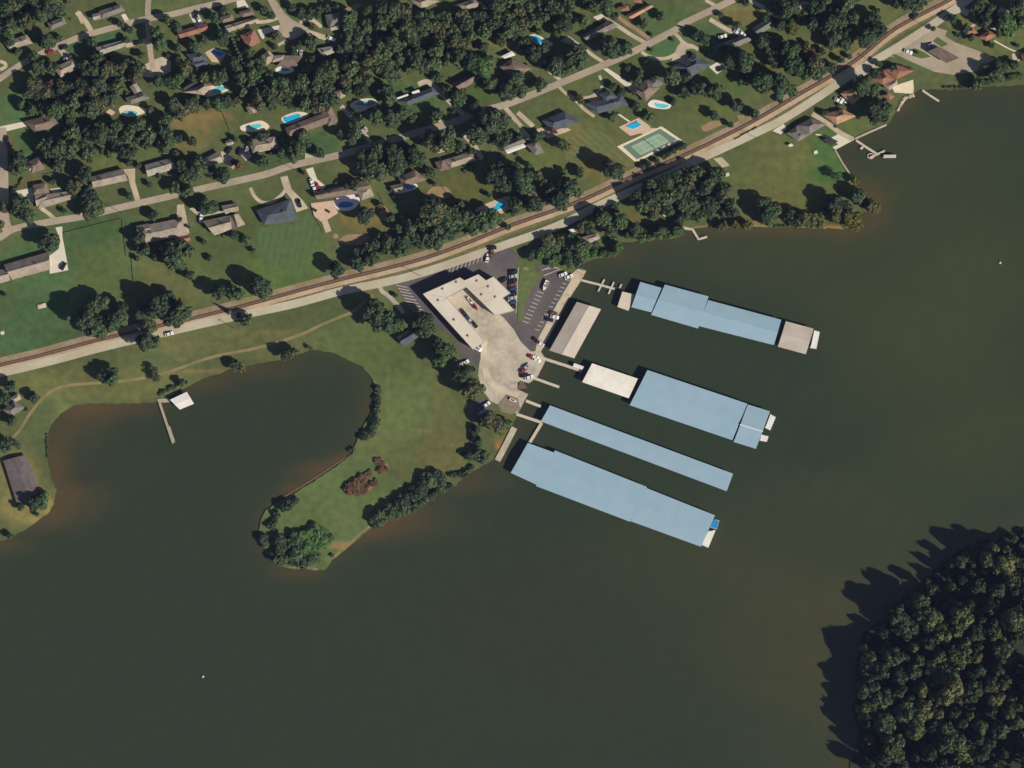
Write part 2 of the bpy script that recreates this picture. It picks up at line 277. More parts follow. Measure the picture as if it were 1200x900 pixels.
def water():
    xs = np.arange(-320, 322, 3.0); ys = np.arange(-246, 192, 3.0)
    X, Y = np.meshgrid(xs, ys); q = np.stack([X.ravel(), Y.ravel()], 1); nx = len(xs)
    d = shore_dist(q, SH); gx, gy = q[:, 0]/S+600, 450-q[:, 1]/S
    deep = np.array(lin(51, 61, 49)); green = np.array(lin(65, 70, 48)); khaki = np.array(lin(74, 72, 50)); brown = np.array(lin(94, 75, 53)); grey = np.array(lin(55, 60, 48))
    col = np.tile(deep, (len(q), 1))
    def mixin(c, w): 
        nonlocal col; w = np.clip(w, 0, 1)[:, None]; col = col*(1-w)+c*w
    wob = np.sin(gx*.021+np.sin(gy*.027)*2)*.12+np.sin(gy*.037+gx*.012)*.1+np.sin((gx+gy)*.09+np.sin(gx*.06)*2)*.06
    sm = lambda x, y, rx, ry: np.clip(1.2-np.sqrt(((gx-x)/rx)**2+((gy-y)/ry)**2)+wob, 0, 1)
    mixin(khaki, sm(900, 690, 240, 130)*.5); mixin(khaki, sm(950, 820, 130, 130)*.5); mixin(grey, sm(650, 760, 260, 120)*.7); mixin(green, sm(1120, 380, 160, 300)*.8); mixin(green, sm(950, 300, 200, 90)*.5)
    mixin(np.array(lin(57, 58, 46)), sm(640, 690, 160, 50)*.4)
    near = np.exp(-d/7.0); mixin(np.array(lin(82, 72, 48)), near*.35)
    for x, y, rx, ry, a in PLUMES:
        mixin(brown, sm(x, y, rx, ry)*np.exp(-d/22.0)*a*.8)
    mixin(np.array(lin(56, 54, 46)), sm(101, 560, 16, 12)*.6)
    fine = 1+.035*np.sin(gx*.31+np.sin(gy*.21)*1.7)*np.sin(gy*.27+np.sin(gx*.17)*1.9)
    col = col*fine[:, None]
    col = np.clip(col-np.array([.005, .006, .010]), .004, 1)
    verts = [(a, b, -.6) for a, b in q]
    faces = [(r*nx+c, r*nx+c+1, (r+1)*nx+c+1, (r+1)*nx+c) for r in range(len(ys)-1) for c in range(nx-1)]
    # far water beyond the surveyed reach
    k = len(verts); B = (xs[0], xs[-1], ys[0], ys[-1]); F = 2500
    ring_i = [(B[0], B[2]), (B[1], B[2]), (B[1], B[3]), (B[0], B[3])]; ring_o = [(-F, -F), (F, -F), (F, F), (-F, F)]
    verts += [(a, b, -.6) for a, b in ring_i+ring_o]
    faces += [(k+4+i, k+4+(i+1) % 4, k+(i+1) % 4, k+i) for i in range(4)]
    me = bpy.data.meshes.new('lake_water'); me.from_pydata(verts, [], faces); me.update()
    full = np.ones((len(verts), 4)); full[:k, :3] = col; full[k:, :3] = np.array(lin(57, 64, 50))-np.array([.005, .006, .010])
    ca = me.color_attributes.new('tint', 'FLOAT_COLOR', 'POINT'); ca.data.foreach_set('color', full.ravel())
    m = mat('lake_water', (0, 0, 0), rough=.22, var=.05, scale=.12, spec=.35, attr='tint')
    nt = m.node_tree; bmp = nt.nodes.new('ShaderNodeBump'); nz = nt.nodes.new('ShaderNodeTexNoise'); nz.inputs['Scale'].default_value = .6; nz.inputs['Detail'].default_value = 3
    g = nt.nodes.new('ShaderNodeNewGeometry'); nt.links.new(g.outputs['Position'], nz.inputs['Vector']); nt.links.new(nz.outputs['Fac'], bmp.inputs['Height']); bmp.inputs['Strength'].default_value = .15; bmp.inputs['Distance'].default_value = .2
    nt.links.new(bmp.outputs[0], nt.nodes['Principled BSDF'].inputs['Normal'])
    me.materials.append(m); o = bpy.data.objects.new('lake_water', me); COL.objects.link(o); o['kind'] = 'structure'
water()
# the air between the lake and the aircraft
bm = bmesh.new(); bmesh.ops.create_cube(bm, size=1, matrix=Matrix.Translation((0, 0, 1325)) @ Matrix.Diagonal((6600, 6600, 2662, 1)))
me = bpy.data.meshes.new('haze'); bm.to_mesh(me); bm.free(); hz = bpy.data.objects.new('haze', me); COL.objects.link(hz); hz['kind'] = 'stuff'
hm = bpy.data.materials.new('haze_air'); hm.use_nodes = True; hn = hm.node_tree.nodes; hn.remove(hn['Principled BSDF']); pv = hn.new('ShaderNodeVolumePrincipled')
pv.inputs['Density'].default_value = 1.0e-5; pv.inputs['Color'].default_value = (.42, .48, 1.0, 1); pv.inputs['Anisotropy'].default_value = 0
hm.node_tree.links.new(pv.outputs[0], hn['Material Output'].inputs['Volume']); me.materials.append(hm)
bm = bmesh.new(); bmesh.ops.create_grid(bm, x_segments=1, y_segments=1, size=3000, matrix=Matrix.Translation((0, 0, -4))); link_mesh('lake_bed', bm, M_BANK)['kind'] = 'structure'
# ------------------------------------------------------------------ roads, rail, drives, lots
ZR, ZD, ZL = .16, .09, .03
ribbon('road', '0', [(-40,441),(0,437),(60,423),(120,407),(200,388),(275,371),(345,356),(400,341),(450,331),(500,318),(577,292),(650,266),(708,238),(775,209),(817,188),(883,157),(917,140),(960,113),(1000,86),(1057,52),(1107,19),(1150,-12)], 9.5, M_FOX, ZR)
ribbon('road', '0', [(-20,284),(0,278),(17,268),(58,260),(100,253),(133,245),(192,231.5),(250,218),(310,204.5),(342,194),(400,181),(438,170),(500,152),(538,141),(557,132),(597,121),(655,98),(710,75),(743,60),(792,34.5),(800,28),(840,9),(870,-6)], 8, M_ROAD, ZR)
ribbon('road', '0', [(-10,98),(0,92),(22,77),(50,62),(70,53),(93,43.5),(117,36.5),(143,29.5),(167,23),(200,17),(228,10),(258,3),(280,-3)], 7, M_ROAD, ZR)
ribbon('road', '0', [(1,150),(2,160),(3,185),(4,220),(4,245),(6,262),(10,270)], 12, M_ROAD, ZR-.04)
patch('road', 'B', [(670,-20),(725,-20),(800,90),(850,135),(905,165),(960,190),(970,222),(930,240),(880,268),(840,280),(790,255),(757,215),(770,170),(740,110)], M_ROAD, ZR)
ribbon('road', 'A', [(1080,-60),(1045,0),(1040,130),(1050,300),(1065,420),(1075,490)], 6.5, M_ROAD, ZR-.05)
patch('road', 'A', [(985,500),(1005,460),(1080,420),(1140,400),(1200,430),(1200,500),(1150,530),(1080,545),(1000,540)], M_DRIVE, ZR-.02)
# railway: ballast, bed and rails
RAIL = [(-30,436),(0,428),(50,416),(100,402.5),(160,388),(233,371.5),(300,354.5),(345,342),(400,327.5),(450,315.5),(500,302),(550,284),(600,264),(683,234.5),(750,203),(800,183),(872,148),(933,113),(1000,73),(1050,33.5),(1113,0),(1150,-25)]
ribbon('railway_ballast', '0', [(x-1, y-1.5) for x, y in RAIL], 14, M_BALL, ZD)
ribbon('access_track', '0', [(x+1, y+4.4) for x, y in RAIL], 5, mat('pale_gravel_track', lin(180,156,126), var=.12, scale=.4, col2=lin(164,142,108), big=.08), ZD+.06)
rp = smooth(PW('0', *RAIL))
rt = thing('railway_track', 'single dark rusty railway track running the length of the road', 'railway', (rp[0].x, rp[0].y, 0))
def part(name, bm, m, root):
    o = link_mesh(name, bm, m, root); o.matrix_parent_inverse = Matrix.LocRotScale(root.location, root.rotation_euler, None).inverted(); return o
bm = bmesh.new(); ribbon_bm(bm, rp, 1.9, -.05, .3); part('track_bed', bm, M_BED, rt)
for sgn in (-1, 1):
    bm = bmesh.new(); q = []
    for i in range(len(rp)):
        d = (rp[min(i+1, len(rp)-1)]-rp[max(i-1, 0)]).normalized(); q.append(rp[i]+Vector((-d.y, d.x))*.75*sgn)
    ribbon_bm(bm, q, .16, .29, .46); part('rail', bm, M_STEEL, rt)
DR = [('A',[(0,430),(35,445),(38,470),(0,490)],4),('A',[(885,322),(960,305),(1040,280)],5),('A',[(540,85),(600,150),(640,215)],6),
 ('B',[(960,225),(1040,250),(1120,275)],6),('B',[(905,160),(990,140),(1060,190)],4),('B',[(600,155),(680,150),(755,125)],4),('B',[(755,318),(820,282)],3.5),
 ('C',[(540,595),(600,575),(660,615),(740,690),(800,750),(870,815)],6),('C',[(1150,755),(1180,790),(1230,850)],5),('C',[(0,745),(60,815),(110,865),(180,930)],5),
 ('D',[(640,125),(740,180),(830,240),(935,300)],4.5),('D',[(500,335),(570,390),(640,435)],4),('D',[(910,365),(960,395),(1020,412),(1100,405),(1175,360),(1200,310),(1180,270),(1140,230)],4),
 ('D',[(330,610),(390,665),(460,690),(550,680),(610,640),(635,600),(615,530)],3.2),('D',[(370,650),(450,710),(510,770),(580,820)],3.5),('D',[(260,500),(350,570)],4),('D',[(40,790),(150,890)],5.5),('D',[(0,810),(75,900)],4.5),
 ('E',[(190,135),(290,195),(380,240)],5),('E',[(470,0),(580,60),(640,105),(710,135)],4.5),('E',[(160,0),(230,40)],4),
 ('H',[(140,560),(210,610),(290,605),(375,590)],4),('H',[(560,420),(590,480),(640,520),(710,520),(780,470),(810,430)],4),('H',[(1080,645),(1110,730)],7),
 ('I',[(110,0),(160,40),(215,110)],4.5),('I',[(860,40),(920,105),(955,160),(990,220)],6),('I',[(670,168),(760,145),(850,110)],4),
 ('J',[(200,60),(280,40),(400,10)],4),('L',[(310,20),(420,90),(510,155),(600,200)],5.5),('F',[(830,190),(880,165),(1000,210)],3.5),('G',[(290,565),(340,600),(385,640)],4.5),
 ('E',[(20,330),(60,320),(110,350)],4),('C',[(700,845),(690,860)],3),('J',[(60,10),(110,60),(150,85)],6)]
for t, p, w in DR: ribbon('driveway', t, p, w, M_DRIVE, ZD)
for t, p, m in [('A',[(400,340),(430,330),(500,390),(455,425)],M_DRIVE),('A',[(850,105),(880,95),(915,150),(890,170)],M_WDRIVE),('A',[(0,890),(165,855),(200,885),(0,935)],M_WDRIVE),('A',[(530,85),(565,78),(615,150),(570,168)],M_DRIVE),
 ('A',[(745,790),(770,765),(812,788),(790,812)],M_PEACH),('B',[(130,98),(185,85),(240,180),(170,182)],M_WDRIVE),('B',[(610,210),(770,175),(770,205),(665,240),(655,275),(640,270)],M_WDRIVE),('B',[(460,0),(520,0),(550,50),(470,62)],M_WDRIVE),
 ('D',[(570,120),(630,98),(668,130),(610,150)],M_WDRIVE),('D',[(335,290),(400,253),(520,338),(480,345),(380,300)],M_DRIVE),('D',[(520,690),(590,650),(638,692),(570,718)],M_PEACH),('D',[(640,485),(670,478),(800,562),(890,620),(840,642),(790,602)],M_WDRIVE),
 ('E',[(0,280),(60,320),(110,350),(60,340),(20,350),(40,400),(0,440),(-80,430),(-40,330)],M_DRIVE),('E',[(185,470),(240,438),(302,480),(240,522)],M_WDRIVE),('E',[(350,225),(400,210),(440,235),(400,255)],M_WDRIVE),
 ('F',[(640,95),(740,38),(820,75),(800,115),(745,90),(680,112)],M_DRIVE),('F',[(270,610),(420,560),(425,620),(420,660),(290,650)],M_PALED),('F',[(1115,380),(1160,360),(1170,430),(1120,420)],M_DRIVE),('F',[(0,500),(130,420),(190,470),(60,575),(0,575)],M_FOX),
 ('G',[(75,450),(225,420),(240,520),(210,532),(150,462)],M_WDRIVE),('G',[(350,430),(430,418),(445,440),(370,460)],M_WDRIVE),('G',[(860,290),(950,285),(950,380),(985,500),(950,512),(910,385),(900,340)],M_DRIVE),('G',[(390,700),(438,692),(438,760),(465,905),(340,905),(412,850),(425,790)],M_WDRIVE),
 ('M',[(345,0),(465,0),(480,100),(350,125)],M_WDRIVE),('H',[(45,540),(92,535),(110,620),(132,742),(40,705)],M_DRIVE),('H',[(350,165),(400,165),(460,250),(440,292),(370,235)],M_DRIVE),('H',[(480,130),(545,140),(570,195),(530,232),(495,190)],M_DRIVE),
 ('H',[(770,345),(820,335),(850,430),(930,510),(968,565),(885,592),(850,500),(800,440)],M_DRIVE),('H',[(950,290),(1000,275),(1030,360),(1092,410),(1060,442),(1000,442),(990,370)],M_WDRIVE),('H',[(945,175),(1025,208),(1000,228),(945,232)],M_DRIVE),
 ('K',[(215,215),(275,205),(332,265),(280,278)],M_DRIVE),('L',[(440,190),(510,155),(612,200),(470,275),(455,255),(495,235)],M_WDRIVE),('L',[(30,140),(110,90),(130,120),(90,165)],M_WDRIVE),
 ('F',[(240,395),(345,330),(560,185),(660,215),(645,255),(720,300),(860,350),(995,415),(925,450),(870,500),(700,525),(570,505),(430,470),(330,410)],M_ROAD),('F',[(0,500),(130,418),(340,310),(370,350),(240,400),(130,470)],M_FOX),
 ('J',[(900,0),(1010,0),(1000,30),(930,50),(890,30)],M_PEACH),('J',[(160,10),(250,-10),(420,10),(380,30),(250,75),(210,40)],M_DRIVE),('H',[(985,530),(1155,508),(1175,600),(1110,640),(1060,660),(1010,620)],M_PEACH),
 ('E',[(130,892),(200,850),(280,845),(275,880),(170,925),(140,920)],M_DIRT),('E',[(380,810),(430,810),(450,840),(400,850)],M_DIRT),('C',[(20,60),(120,20),(160,40),(60,80)],M_DIRT),('E',[(750,80),(850,10),(905,15),(830,95)],M_DRIVE)]:
    patch({M_PEACH:'patio', M_PALED:'patio', M_DIRT:'dirt_patch'}.get(m, 'driveway'), t, p, m, ZD-.02)
ribbon('dirt_strip', 'D', [(735,105),(800,160),(880,210),(965,275)], 4.5, M_DIRT, ZL)
ribbon('dirt_path', '0', [(10,518),(24,503),(35,485),(50,467),(63,457),(80,451.5),(110,449),(140,447),(173,442),(200,435),(250,418),(300,408),(350,393),(378,380),(400,371),(415,364),(437,346)], 3.4, M_PATH, ZL)
ribbon('concrete_path', 'O', [(265,320),(285,365),(330,400),(390,460),(440,522)], 5, M_CONC, ZL+.03)
ribbon('concrete_path', 'F', [(990,285),(1090,340),(1200,385)], 1.6, M_WDRIVE, ZL)
ribbon('concrete_path', 'D', [(735,793),(830,858)], 2, M_WDRIVE, ZL); ribbon('concrete_path', 'L', [(335,165),(380,172),(430,190)], 1.6, M_WDRIVE, ZL)
ribbon('grass_verge', '0', [(x+1.2*.5, y+9.0) for x, y in RAIL[1:21]], 3.0, mat('verge_grass', lin(106,100,68), var=.3, scale=.5), ZL+.08)
for t, c, r in [('I',(100,785),(115,44)),('I',(690,455),(85,50)),('H',(1160,760),(20,20)),('P',(95,225),(25,30)),('I',(300,600),(30,60))]:
    patch('dirt_patch', t, [(c[0]+r[0]*math.cos(a)*(1+.12*math.sin(3*a)), c[1]+r[1]*math.sin(a)*(1+.1*math.cos(2*a))) for a in np.linspace(0, 6.0, 16)], M_DIRT, ZL, cl=False)
mb_ = mat('red_mud', lin(100,80,60), var=.2, scale=.6, col2=lin(104,74,54), big=.15)
bm = bmesh.new(); ribbon_bm(bm, smooth(PW('0', (409,534.5),(396,542),(378,554.5),(359,566.5),(343,576.5),(329,584))), 1.2, -1.5, -.35); link_mesh('mud_bank', bm, mb_)['kind'] = 'structure'
ribbon('bare_bank', '0', [(390,654),(400,645),(413,634),(425,623),(437,614.5),(448,610)], 2.6, mat('bare_bank_soil', lin(140,122,88), var=.25, scale=.6, col2=lin(112,108,72), big=.25), ZL)
ribbon('bare_bank', '0', [(338,665),(357,665),(372,667)], 2.0, MATS['bare_bank_soil'], ZL)
ribbon('bare_bank', '0', [(805,268),(830,264.5),(863,263.5),(900,265),(950,265.5)], 2.0, MATS['bare_bank_soil'], ZL)
patch('bare_ground', 'S', [(462,350),(480,315),(520,290),(570,262),(580,275),(560,310),(600,300),(610,325),(590,345),(540,375),(500,378)], mat('reddish_litter', lin(142,106,80), var=.25, scale=.5, col2=lin(110,96,66), big=.2), ZL, cl=False)
patch('bare_ground', 'S', [(598,225),(625,208),(652,232),(660,260),(640,278),(612,270)], MATS['reddish_litter'], ZL, cl=False)
# church grass islands
M_ISL = mat('island_grass', lin(80,98,56), var=.2, scale=.4)
for p in ([(345,350),(440,340),(500,368),(545,400),(480,412),(420,395)],[(560,290),(592,260),(667,310),(620,332)],[(245,385),(290,378),(420,440),(560,500),(500,512),(420,472),(350,422)]):
    patch('lawn', 'F', p, M_ISL, ZD+.05)
# mown striped lawn by the court
M_STRIPE = mat('striped_lawn', lin(104,102,60), var=.14, scale=.3, stripe=(math.radians(-48), 3.4, .10, 1.2), col2=lin(92,102,60), big=.05)
patch('lawn', 'J', [(360,110),(440,40),(560,0),(700,60),(730,130),(860,240),(800,290),(700,200),(560,200),(480,260),(380,240)], M_STRIPE, ZL-.02, cl=False)
patch('lawn', 'H', [(600,700),(860,680),(960,600),(1060,720),(1060,820),(900,980),(820,1000),(640,960)], mat('striped_lawn_green', lin(78,98,56), var=.14, scale=.3, stripe=(math.radians(12), 4.0, .06, 1.0)), ZL-.02, cl=False)
# marina ground
patch('parking_lot', '0', [(462,333),(478,323),(520,310),(575,293),(600,291),(607,301),(606,372),(612,384),(600,400),(580,410),(566,436),(561,428),(542,423),(533,397),(503,375),(482,363)], M_ASPH, ZD)
patch('parking_lot', '0', [(630,311),(645,308),(657,318),(668,328),(655,352),(630,398),(620,420),(606,405),(606,378),(617,352),(626,332),(634,322)], M_ASPH, ZD+.02)
patch('concrete_yard', '0', [(524,349),(546,338),(575,362),(590,372),(602,386),(610,400),(622,412),(633,411),(640,421),(630,441),(620,449),(609,446),(606,456),(619,462),(606,485),(575,470),(566,458),(560,440),(562,425),(567,405),(548,380)], M_CONC, ZD+.06)
patch('concrete_quay', '0', [(670,321),(677,315),(687,317.5),(682,327),(667,350),(634,412),(626,418),(630,398),(655,352),(668,330)], mat('sandy_concrete', lin(190,176,150), var=.14, scale=.45, col2=lin(172,154,126), big=.12), ZD+.05)
ribbon('worn_lane', '0', [(568,398),(567,425),(574,446),(588,457),(608,463)], 7, mat('worn_concrete', lin(196,184,160), var=.12, scale=.6, col2=lin(178,164,140), big=.15), ZD+.075)
patch('stained_concrete', 'u', [(300,440),(380,470),(450,500),(520,500),(500,560),(420,555),(340,520),(295,480)], mat('oil_stained_concrete', lin(160,150,138), var=.2, scale=.35, col2=lin(176,164,144), big=.2), ZD+.07)
patch('stained_concrete', 'w', [(600,575),(640,560),(740,680),(800,780),(770,800),(690,720)], mat('oil_stained_concrete', (0,0,0)), ZD+.072)
patch('boat_ramp', '0', [(607,448),(612,446),(618,455),(606,456)], M_BED, ZD+.07)
patch('gravel_yard', 'Q', [(380,440),(440,370),(520,400),(540,480),(470,515),(400,490)], mat('gravel', lin(128,116,98), var=.3, scale=.9), ZD+.10)
patch('parking_lot', 'Q', [(170,440),(270,410),(340,440),(330,560),(230,580),(180,520)], M_ASPH, ZD+.04)
patch('lawn', '0', [(610,316),(632,318),(636,322),(624,338),(615,356),(612,374),(607,377),(606.5,340)], mat('island_grass_olive', lin(92,104,58), var=.22, scale=.35), ZD+.09)
# stall lines (paint on the lots)
bm = bmesh.new()
def stall(t, a, b, w=.28):
    p, q = PW(t, a, b); ribbon_bm(bm, [p, q], w*1.2, ZD+.02, ZD+.13)
for i in range(9): stall('O', (384+i*14, 325+i*22.5), (462+i*16, 341+i*22.5))
for i in range(10): stall('O', (752+i*29, 244-i*11), (768+i*29, 196-i*11))
for i in range(9): stall('P', (178-i*13, 368+i*26), (222-i*13, 384+i*26))
for i in range(14): stall('P', (400-i*16, 292+i*27), (372-i*16, 284+i*27))
for i in range(5): stall('P', (210+i*22, 222-i*6), (268+i*16, 196+i*3))
for i in range(8): stall('P', (0, 240+i*28), (40, 250+i*26))
link_mesh('stall_markings', bm, M_LINE)['kind'] = 'structure'
for t, a, b in [('P',(222,258),(340,212)),('P',(45,200),(28,520))]:
    bm = bmesh.new(); p, q = PW(t, a, b); ribbon_bm(bm, [p, q], .5, -.05, .35); o = link_mesh('kerb', bm, M_CONC); o['kind'] = 'structure'
# seawalls and rock edge
for t, pts, w in [('L',[(612,196),(700,155),(832,98)],2.2),('L',[(470,272),(520,360),(592,470)],1.8)]:
    p = PW(t, *pts); bm = bmesh.new(); ribbon_bm(bm, p, w*S, -1.5, .5); o = link_mesh('seawall', bm, M_CONC)
    tag(o, 'pale concrete seawall running beside the dock and paved yard' if t == 'L' and pts[0][0] > 500 and w > 2 else 'low seawall along the edge of the big lakeside lawn', 'seawall')
rr = PW('F', (310,775),(330,735),(350,700),(385,680),(425,668)); rr = smooth(rr, 5)
for i, p in enumerate(rr):
    bm = bmesh.new(); bmesh.ops.create_icosphere(bm, subdivisions=1, radius=random.uniform(.8, 1.4))
    for v in bm.verts: v.co *= random.uniform(.75, 1.2); v.co.z *= .7
    o = link_mesh('rock', bm, M_ROCK); o.location = (p.x+random.uniform(-.5, .5), p.y+random.uniform(-.5, .5), .1)
    tag(o, 'pale rock in the riprap line edging the water below the red-roofed lake house', 'rock', 'riprap rocks by the red-roofed lake house')
# ------------------------------------------------------------------ houses
HZ = [0]
def wing(root, q, roof_m, hip, eave, pitch, wall_m, flat=False):
    HZ[0] += 1; eave += (HZ[0] % 5)*.06
    a, b, c, d = q                                     # a-b and d-c long sides
    if ((a-b).length+(c-d).length) < ((b-c).length+(d-a).length): a, b, c, d = b, c, d, a
    cen = (a+b+c+d)/4
    if (b-a).cross(d-a) < 0: a, b, c, d = b, a, d, c
    width = ((a-d).length+(b-c).length)/2; rise = pitch*width/2
    m0, m1 = (a+d)/2, (b+c)/2; L = (m1-m0).length
    k = min(.46, width*.42/L) if hip else 0.0
    r0, r1 = m0.lerp(m1, k), m1.lerp(m0, k)
    bm = bmesh.new(); th = .22
    V = lambda p, z: bm.verts.new((p.x, p.y, z))
    if flat:
        slab(bm, [a, b, c, d], eave, eave+.3)
        ins = [p.lerp(cen, .06) for p in (a, b, c, d)]
        bm2 = bmesh.new(); slab(bm2, [a, b, c, d], eave+.3, eave+.301); bm2.free()
    else:
        top = [V(a, eave), V(b, eave), V(c, eave), V(d, eave), V(r0, eave+rise), V(r1, eave+rise)]
        bot = [V(a, eave-th), V(b, eave-th), V(c, eave-th), V(d, eave-th)]
        for f in ((0,1,5,4), (2,3,4,5)): bm.faces.new([top[i] for i in f])
        for f in ((1,2,5), (3,0,4)): bm.faces.new([top[i] for i in f])
        bm.faces.new(bot[::-1])
        for i in range(4): bm.faces.new((bot[i], bot[(i+1) % 4], top[(i+1) % 4], top[i]))
        # ridge cap
        if (r1-r0).length > .6: ribbon_bm(bm, [r0, r1], .35, eave+rise-.03, eave+rise+.05)
    ro = part('roof', bm, roof_m, root)
    ins = [p+(cen-p).normalized()*.75 for p in (a, b, c, d)]
    bm = bmesh.new(); slab(bm, ins, -.1, eave-th-.004 if not flat else eave-.004)
    for (p, r), n in (((ins[0], ins[1]), 0), ((ins[2], ins[3]), 1)):
        dv = (r-p); LL = dv.length; ang = math.atan2(dv.y, dv.x); nn = Vector((dv.y, -dv.x)).normalized()
        cnt = max(1, int(LL/3.2))
        for i in range(cnt):
            s = p+dv*((i+.5)/cnt)+nn*.03
            if n == 0 and i == cnt//2: box(bm, (s.x, s.y, 1.0), (1.0, .1, 2.0), ang, 2)
            else: box(bm, (s.x, s.y, 1.5), (1.3, .1, 1.1), ang, 1)
    part('wall', bm, [wall_m, M_GLASS, M_DOOR], root)
    clear([p.lerp(cen, .3) for p in (a, b, c, d)]+[cen, m0.lerp(m1, .25), m0.lerp(m1, .75)], 2.4)
    SUNNY.append((cen.x+4.0, cen.y-2.2, 3.0)); return ro, m0, m1, eave+rise
def house(label, t, wings, name='house', cat='house', wall=None, chim=True, eave=2.7, mark=True):
    pts = [p for w in wings for p in PW(t, *w[0])]; c = sum(pts[:4], Vector((0, 0)))/4
    root = thing(name, label, cat, (c.x, c.y, 0), mark=mark)
    for i, w in enumerate(wings):
        q = PW(t, *w[0]); st = w[2] if len(w) > 2 else 'hip'
        ro, m0, m1, top = wing(root, q, RF[w[1]], st == 'hip', eave+.15*i, 
            .68 if st == 'gable' else (.55 if st != 'low' else .12), wall or random.choice((M_BRICK, M_BRICK, M_SIDING)), st == 'flat')
        if chim and i == 0 and st in ('hip', 'gable'):
            p = m0.lerp(m1, random.choice((.3, .7))); bm = bmesh.new(); box(bm, (p.x, p.y, top+.0), (.8, .8, 1.5)); o = link_mesh('chimney', bm, M_BRICK, ro)
    return root
h = house
h('pale tan house at the wood edge by the far left road bend','A',[([(30,300),(190,245),(238,305),(70,352)],'tan')])
h('small pale grey hip-roofed house beside a paved turning pad','A',[([(335,165),(450,122),(472,168),(362,216)],'grey')])
h('long grey house with white end wing below the wood','A',[([(700,80),(850,32),(885,78),(715,138)],'grey'),([(650,105),(705,90),(712,135),(662,145)],'lgrey','gable')])
h('long narrow grey ranch house with a drive at its right end','A',[([(672,335),(875,283),(892,325),(708,392)],'lgrey','gable')])
h('tan hip-roofed house at the end of a short square drive','A',[([(380,478),(515,415),(560,475),(430,548)],'tan'),([(420,470),(530,425),(545,440),(440,490)],'tan','gable')])
h('winged grey house above a kidney-shaped pool','A',[([(880,690),(1010,655),(1060,690),(920,738)],'grey'),([(915,610),(960,588),(1000,640),(950,665)],'lgrey','gable')])
h('brown house beside the white drive at the left edge','A',[([(170,855),(365,808),(430,885),(250,935)],'brown')])
h('long red-brown house with a white parking drive','B',[([(45,225),(255,165),(272,213),(70,272)],'red','gable')])
h('tan house with two round-looking hip wings','B',[([(380,185),(612,120),(622,150),(402,232)],'tan','gable'),([(345,125),(432,100),(452,145),(368,165)],'brown'),([(480,88),(570,65),(592,105),(508,125)],'brown')])
h('square red-brown house left of the cul-de-sac','B',[([(490,250),(590,210),(635,300),(545,342)],'red')])
h('dark slate house beside the rectangular blue pool','B',[([(105,382),(225,375),(275,425),(160,440)],'slate'),([(140,440),(245,420),(265,455),(175,482)],'slate')])
h('tan and dark house with two peaked wings below the cul-de-sac','B',[([(640,395),(690,355),(745,410),(672,465)],'tan'),([(715,395),(805,388),(790,428),(715,442)],'tan'),([(810,393),(930,393),(890,468),(745,470)],'brown','low')])
h('grey house right of the cul-de-sac, nearest the top edge','B',[([(1085,108),(1190,88),(1212,180),(1110,212)],'grey'),([(1120,180),(1180,165),(1190,205),(1130,220)],'lgrey','gable')])
h('small grey house among trees below the right-hand drive','B',[([(1030,345),(1140,325),(1155,372),(1075,402)],'lgrey')])
h('tan house with a black-roofed wing beside a long curved pool','B',[([(90,650),(240,585),(302,602),(235,672)],'tan'),([(60,625),(160,560),(198,580),(100,640)],'dark')])
h('large brown house with stepped roof below the turquoise pool','B',[([(805,900),(1130,772),(1165,850),(830,965)],'brown'),([(1060,780),(1130,750),(1178,860),(1110,890)],'brown')])
h('small tan house half hidden at the right end of the dark wood','B',[([(1150,648),(1200,628),(1245,672),(1190,700)],'tan')],chim=False)
h('tan house cut by the top edge above the dense wood','C',[([(480,5),(600,-30),(692,10),(568,66)],'tan')])
h('pinkish house near the top edge inside the dense wood','C',[([(800,40),(930,-5),(1000,30),(890,80)],'pink')])
h('grey house with two white flat wings on a square lawn','C',[([(400,715),(640,612),(700,660),(470,745)],'slate')])
h('brown ranch house right of the narrow curving drive','C',[([(772,592),(880,540),(992,545),(840,638)],'brown','gable')])
h('brown house beside a long white shed in the wood','C',[([(1110,470),(1200,415),(1345,480),(1210,560)],'brown'),([(1120,400),(1200,362),(1225,390),(1150,415)],'white','low')])
h('long grey barn-like house left of the straight drive','D',[([(480,258),(682,142),(748,187),(528,288)],'grey','gable')])
h('red-roofed house with three wings at the top edge','D',[([(798,112),(970,28),(995,50),(840,137)],'orange','gable'),([(740,55),(812,38),(828,78),(768,82)],'red'),([(800,-10),(895,-10),(920,28),(858,18)],'red')])
h('dark slate house below two parallel white drives','D',[([(210,850),(370,782),(485,860),(280,925)],'slate')])
h('grey house with a white-walled wing left of the striped lawn','J',[([(-90,118),(60,65),(98,100),(-45,165)],'grey','gable'),([(95,120),(180,95),(228,178),(160,192)],'grey'),([(-50,160),(80,110),(100,135),(-30,185)],'white','low')])
h('large dark grey house above the bright rectangular pool','D',[([(505,730),(770,672),(818,740),(602,802)],'slate'),([(608,660),(690,638),(748,690),(660,722)],'slate')])
h('brown house with an orange terrace beside an oval pool','D',[([(850,635),(945,560),(1040,620),(940,718)],'brown'),([(930,570),(1010,545),(1070,590),(985,640)],'grey')])
h('small green-grey house with pale sunlit slope by the upper drive','E',[([(485,205),(600,132),(648,180),(530,252)],'green','gable')],chim=False)
h('grey house with a small orange terrace','E',[([(265,310),(420,250),(492,285),(362,342)],'grey','gable'),([(205,330),(280,300),(320,350),(240,375)],'slate')])
h('grey slate house inside the looping drive','E',[([(-85,470),(90,400),(205,452),(60,545)],'slate'),([(20,420),(90,388),(130,420),(70,460)],'slate')])
h('pinkish house at the top edge above the right-hand wood','E',[([(745,75),(830,15),(872,40),(790,95)],'pink','gable')],chim=False)
h('large orange-tan hip house between the road and the dock yard','L',[([(372,28),(522,-10),(622,38),(482,97)],'orange')])
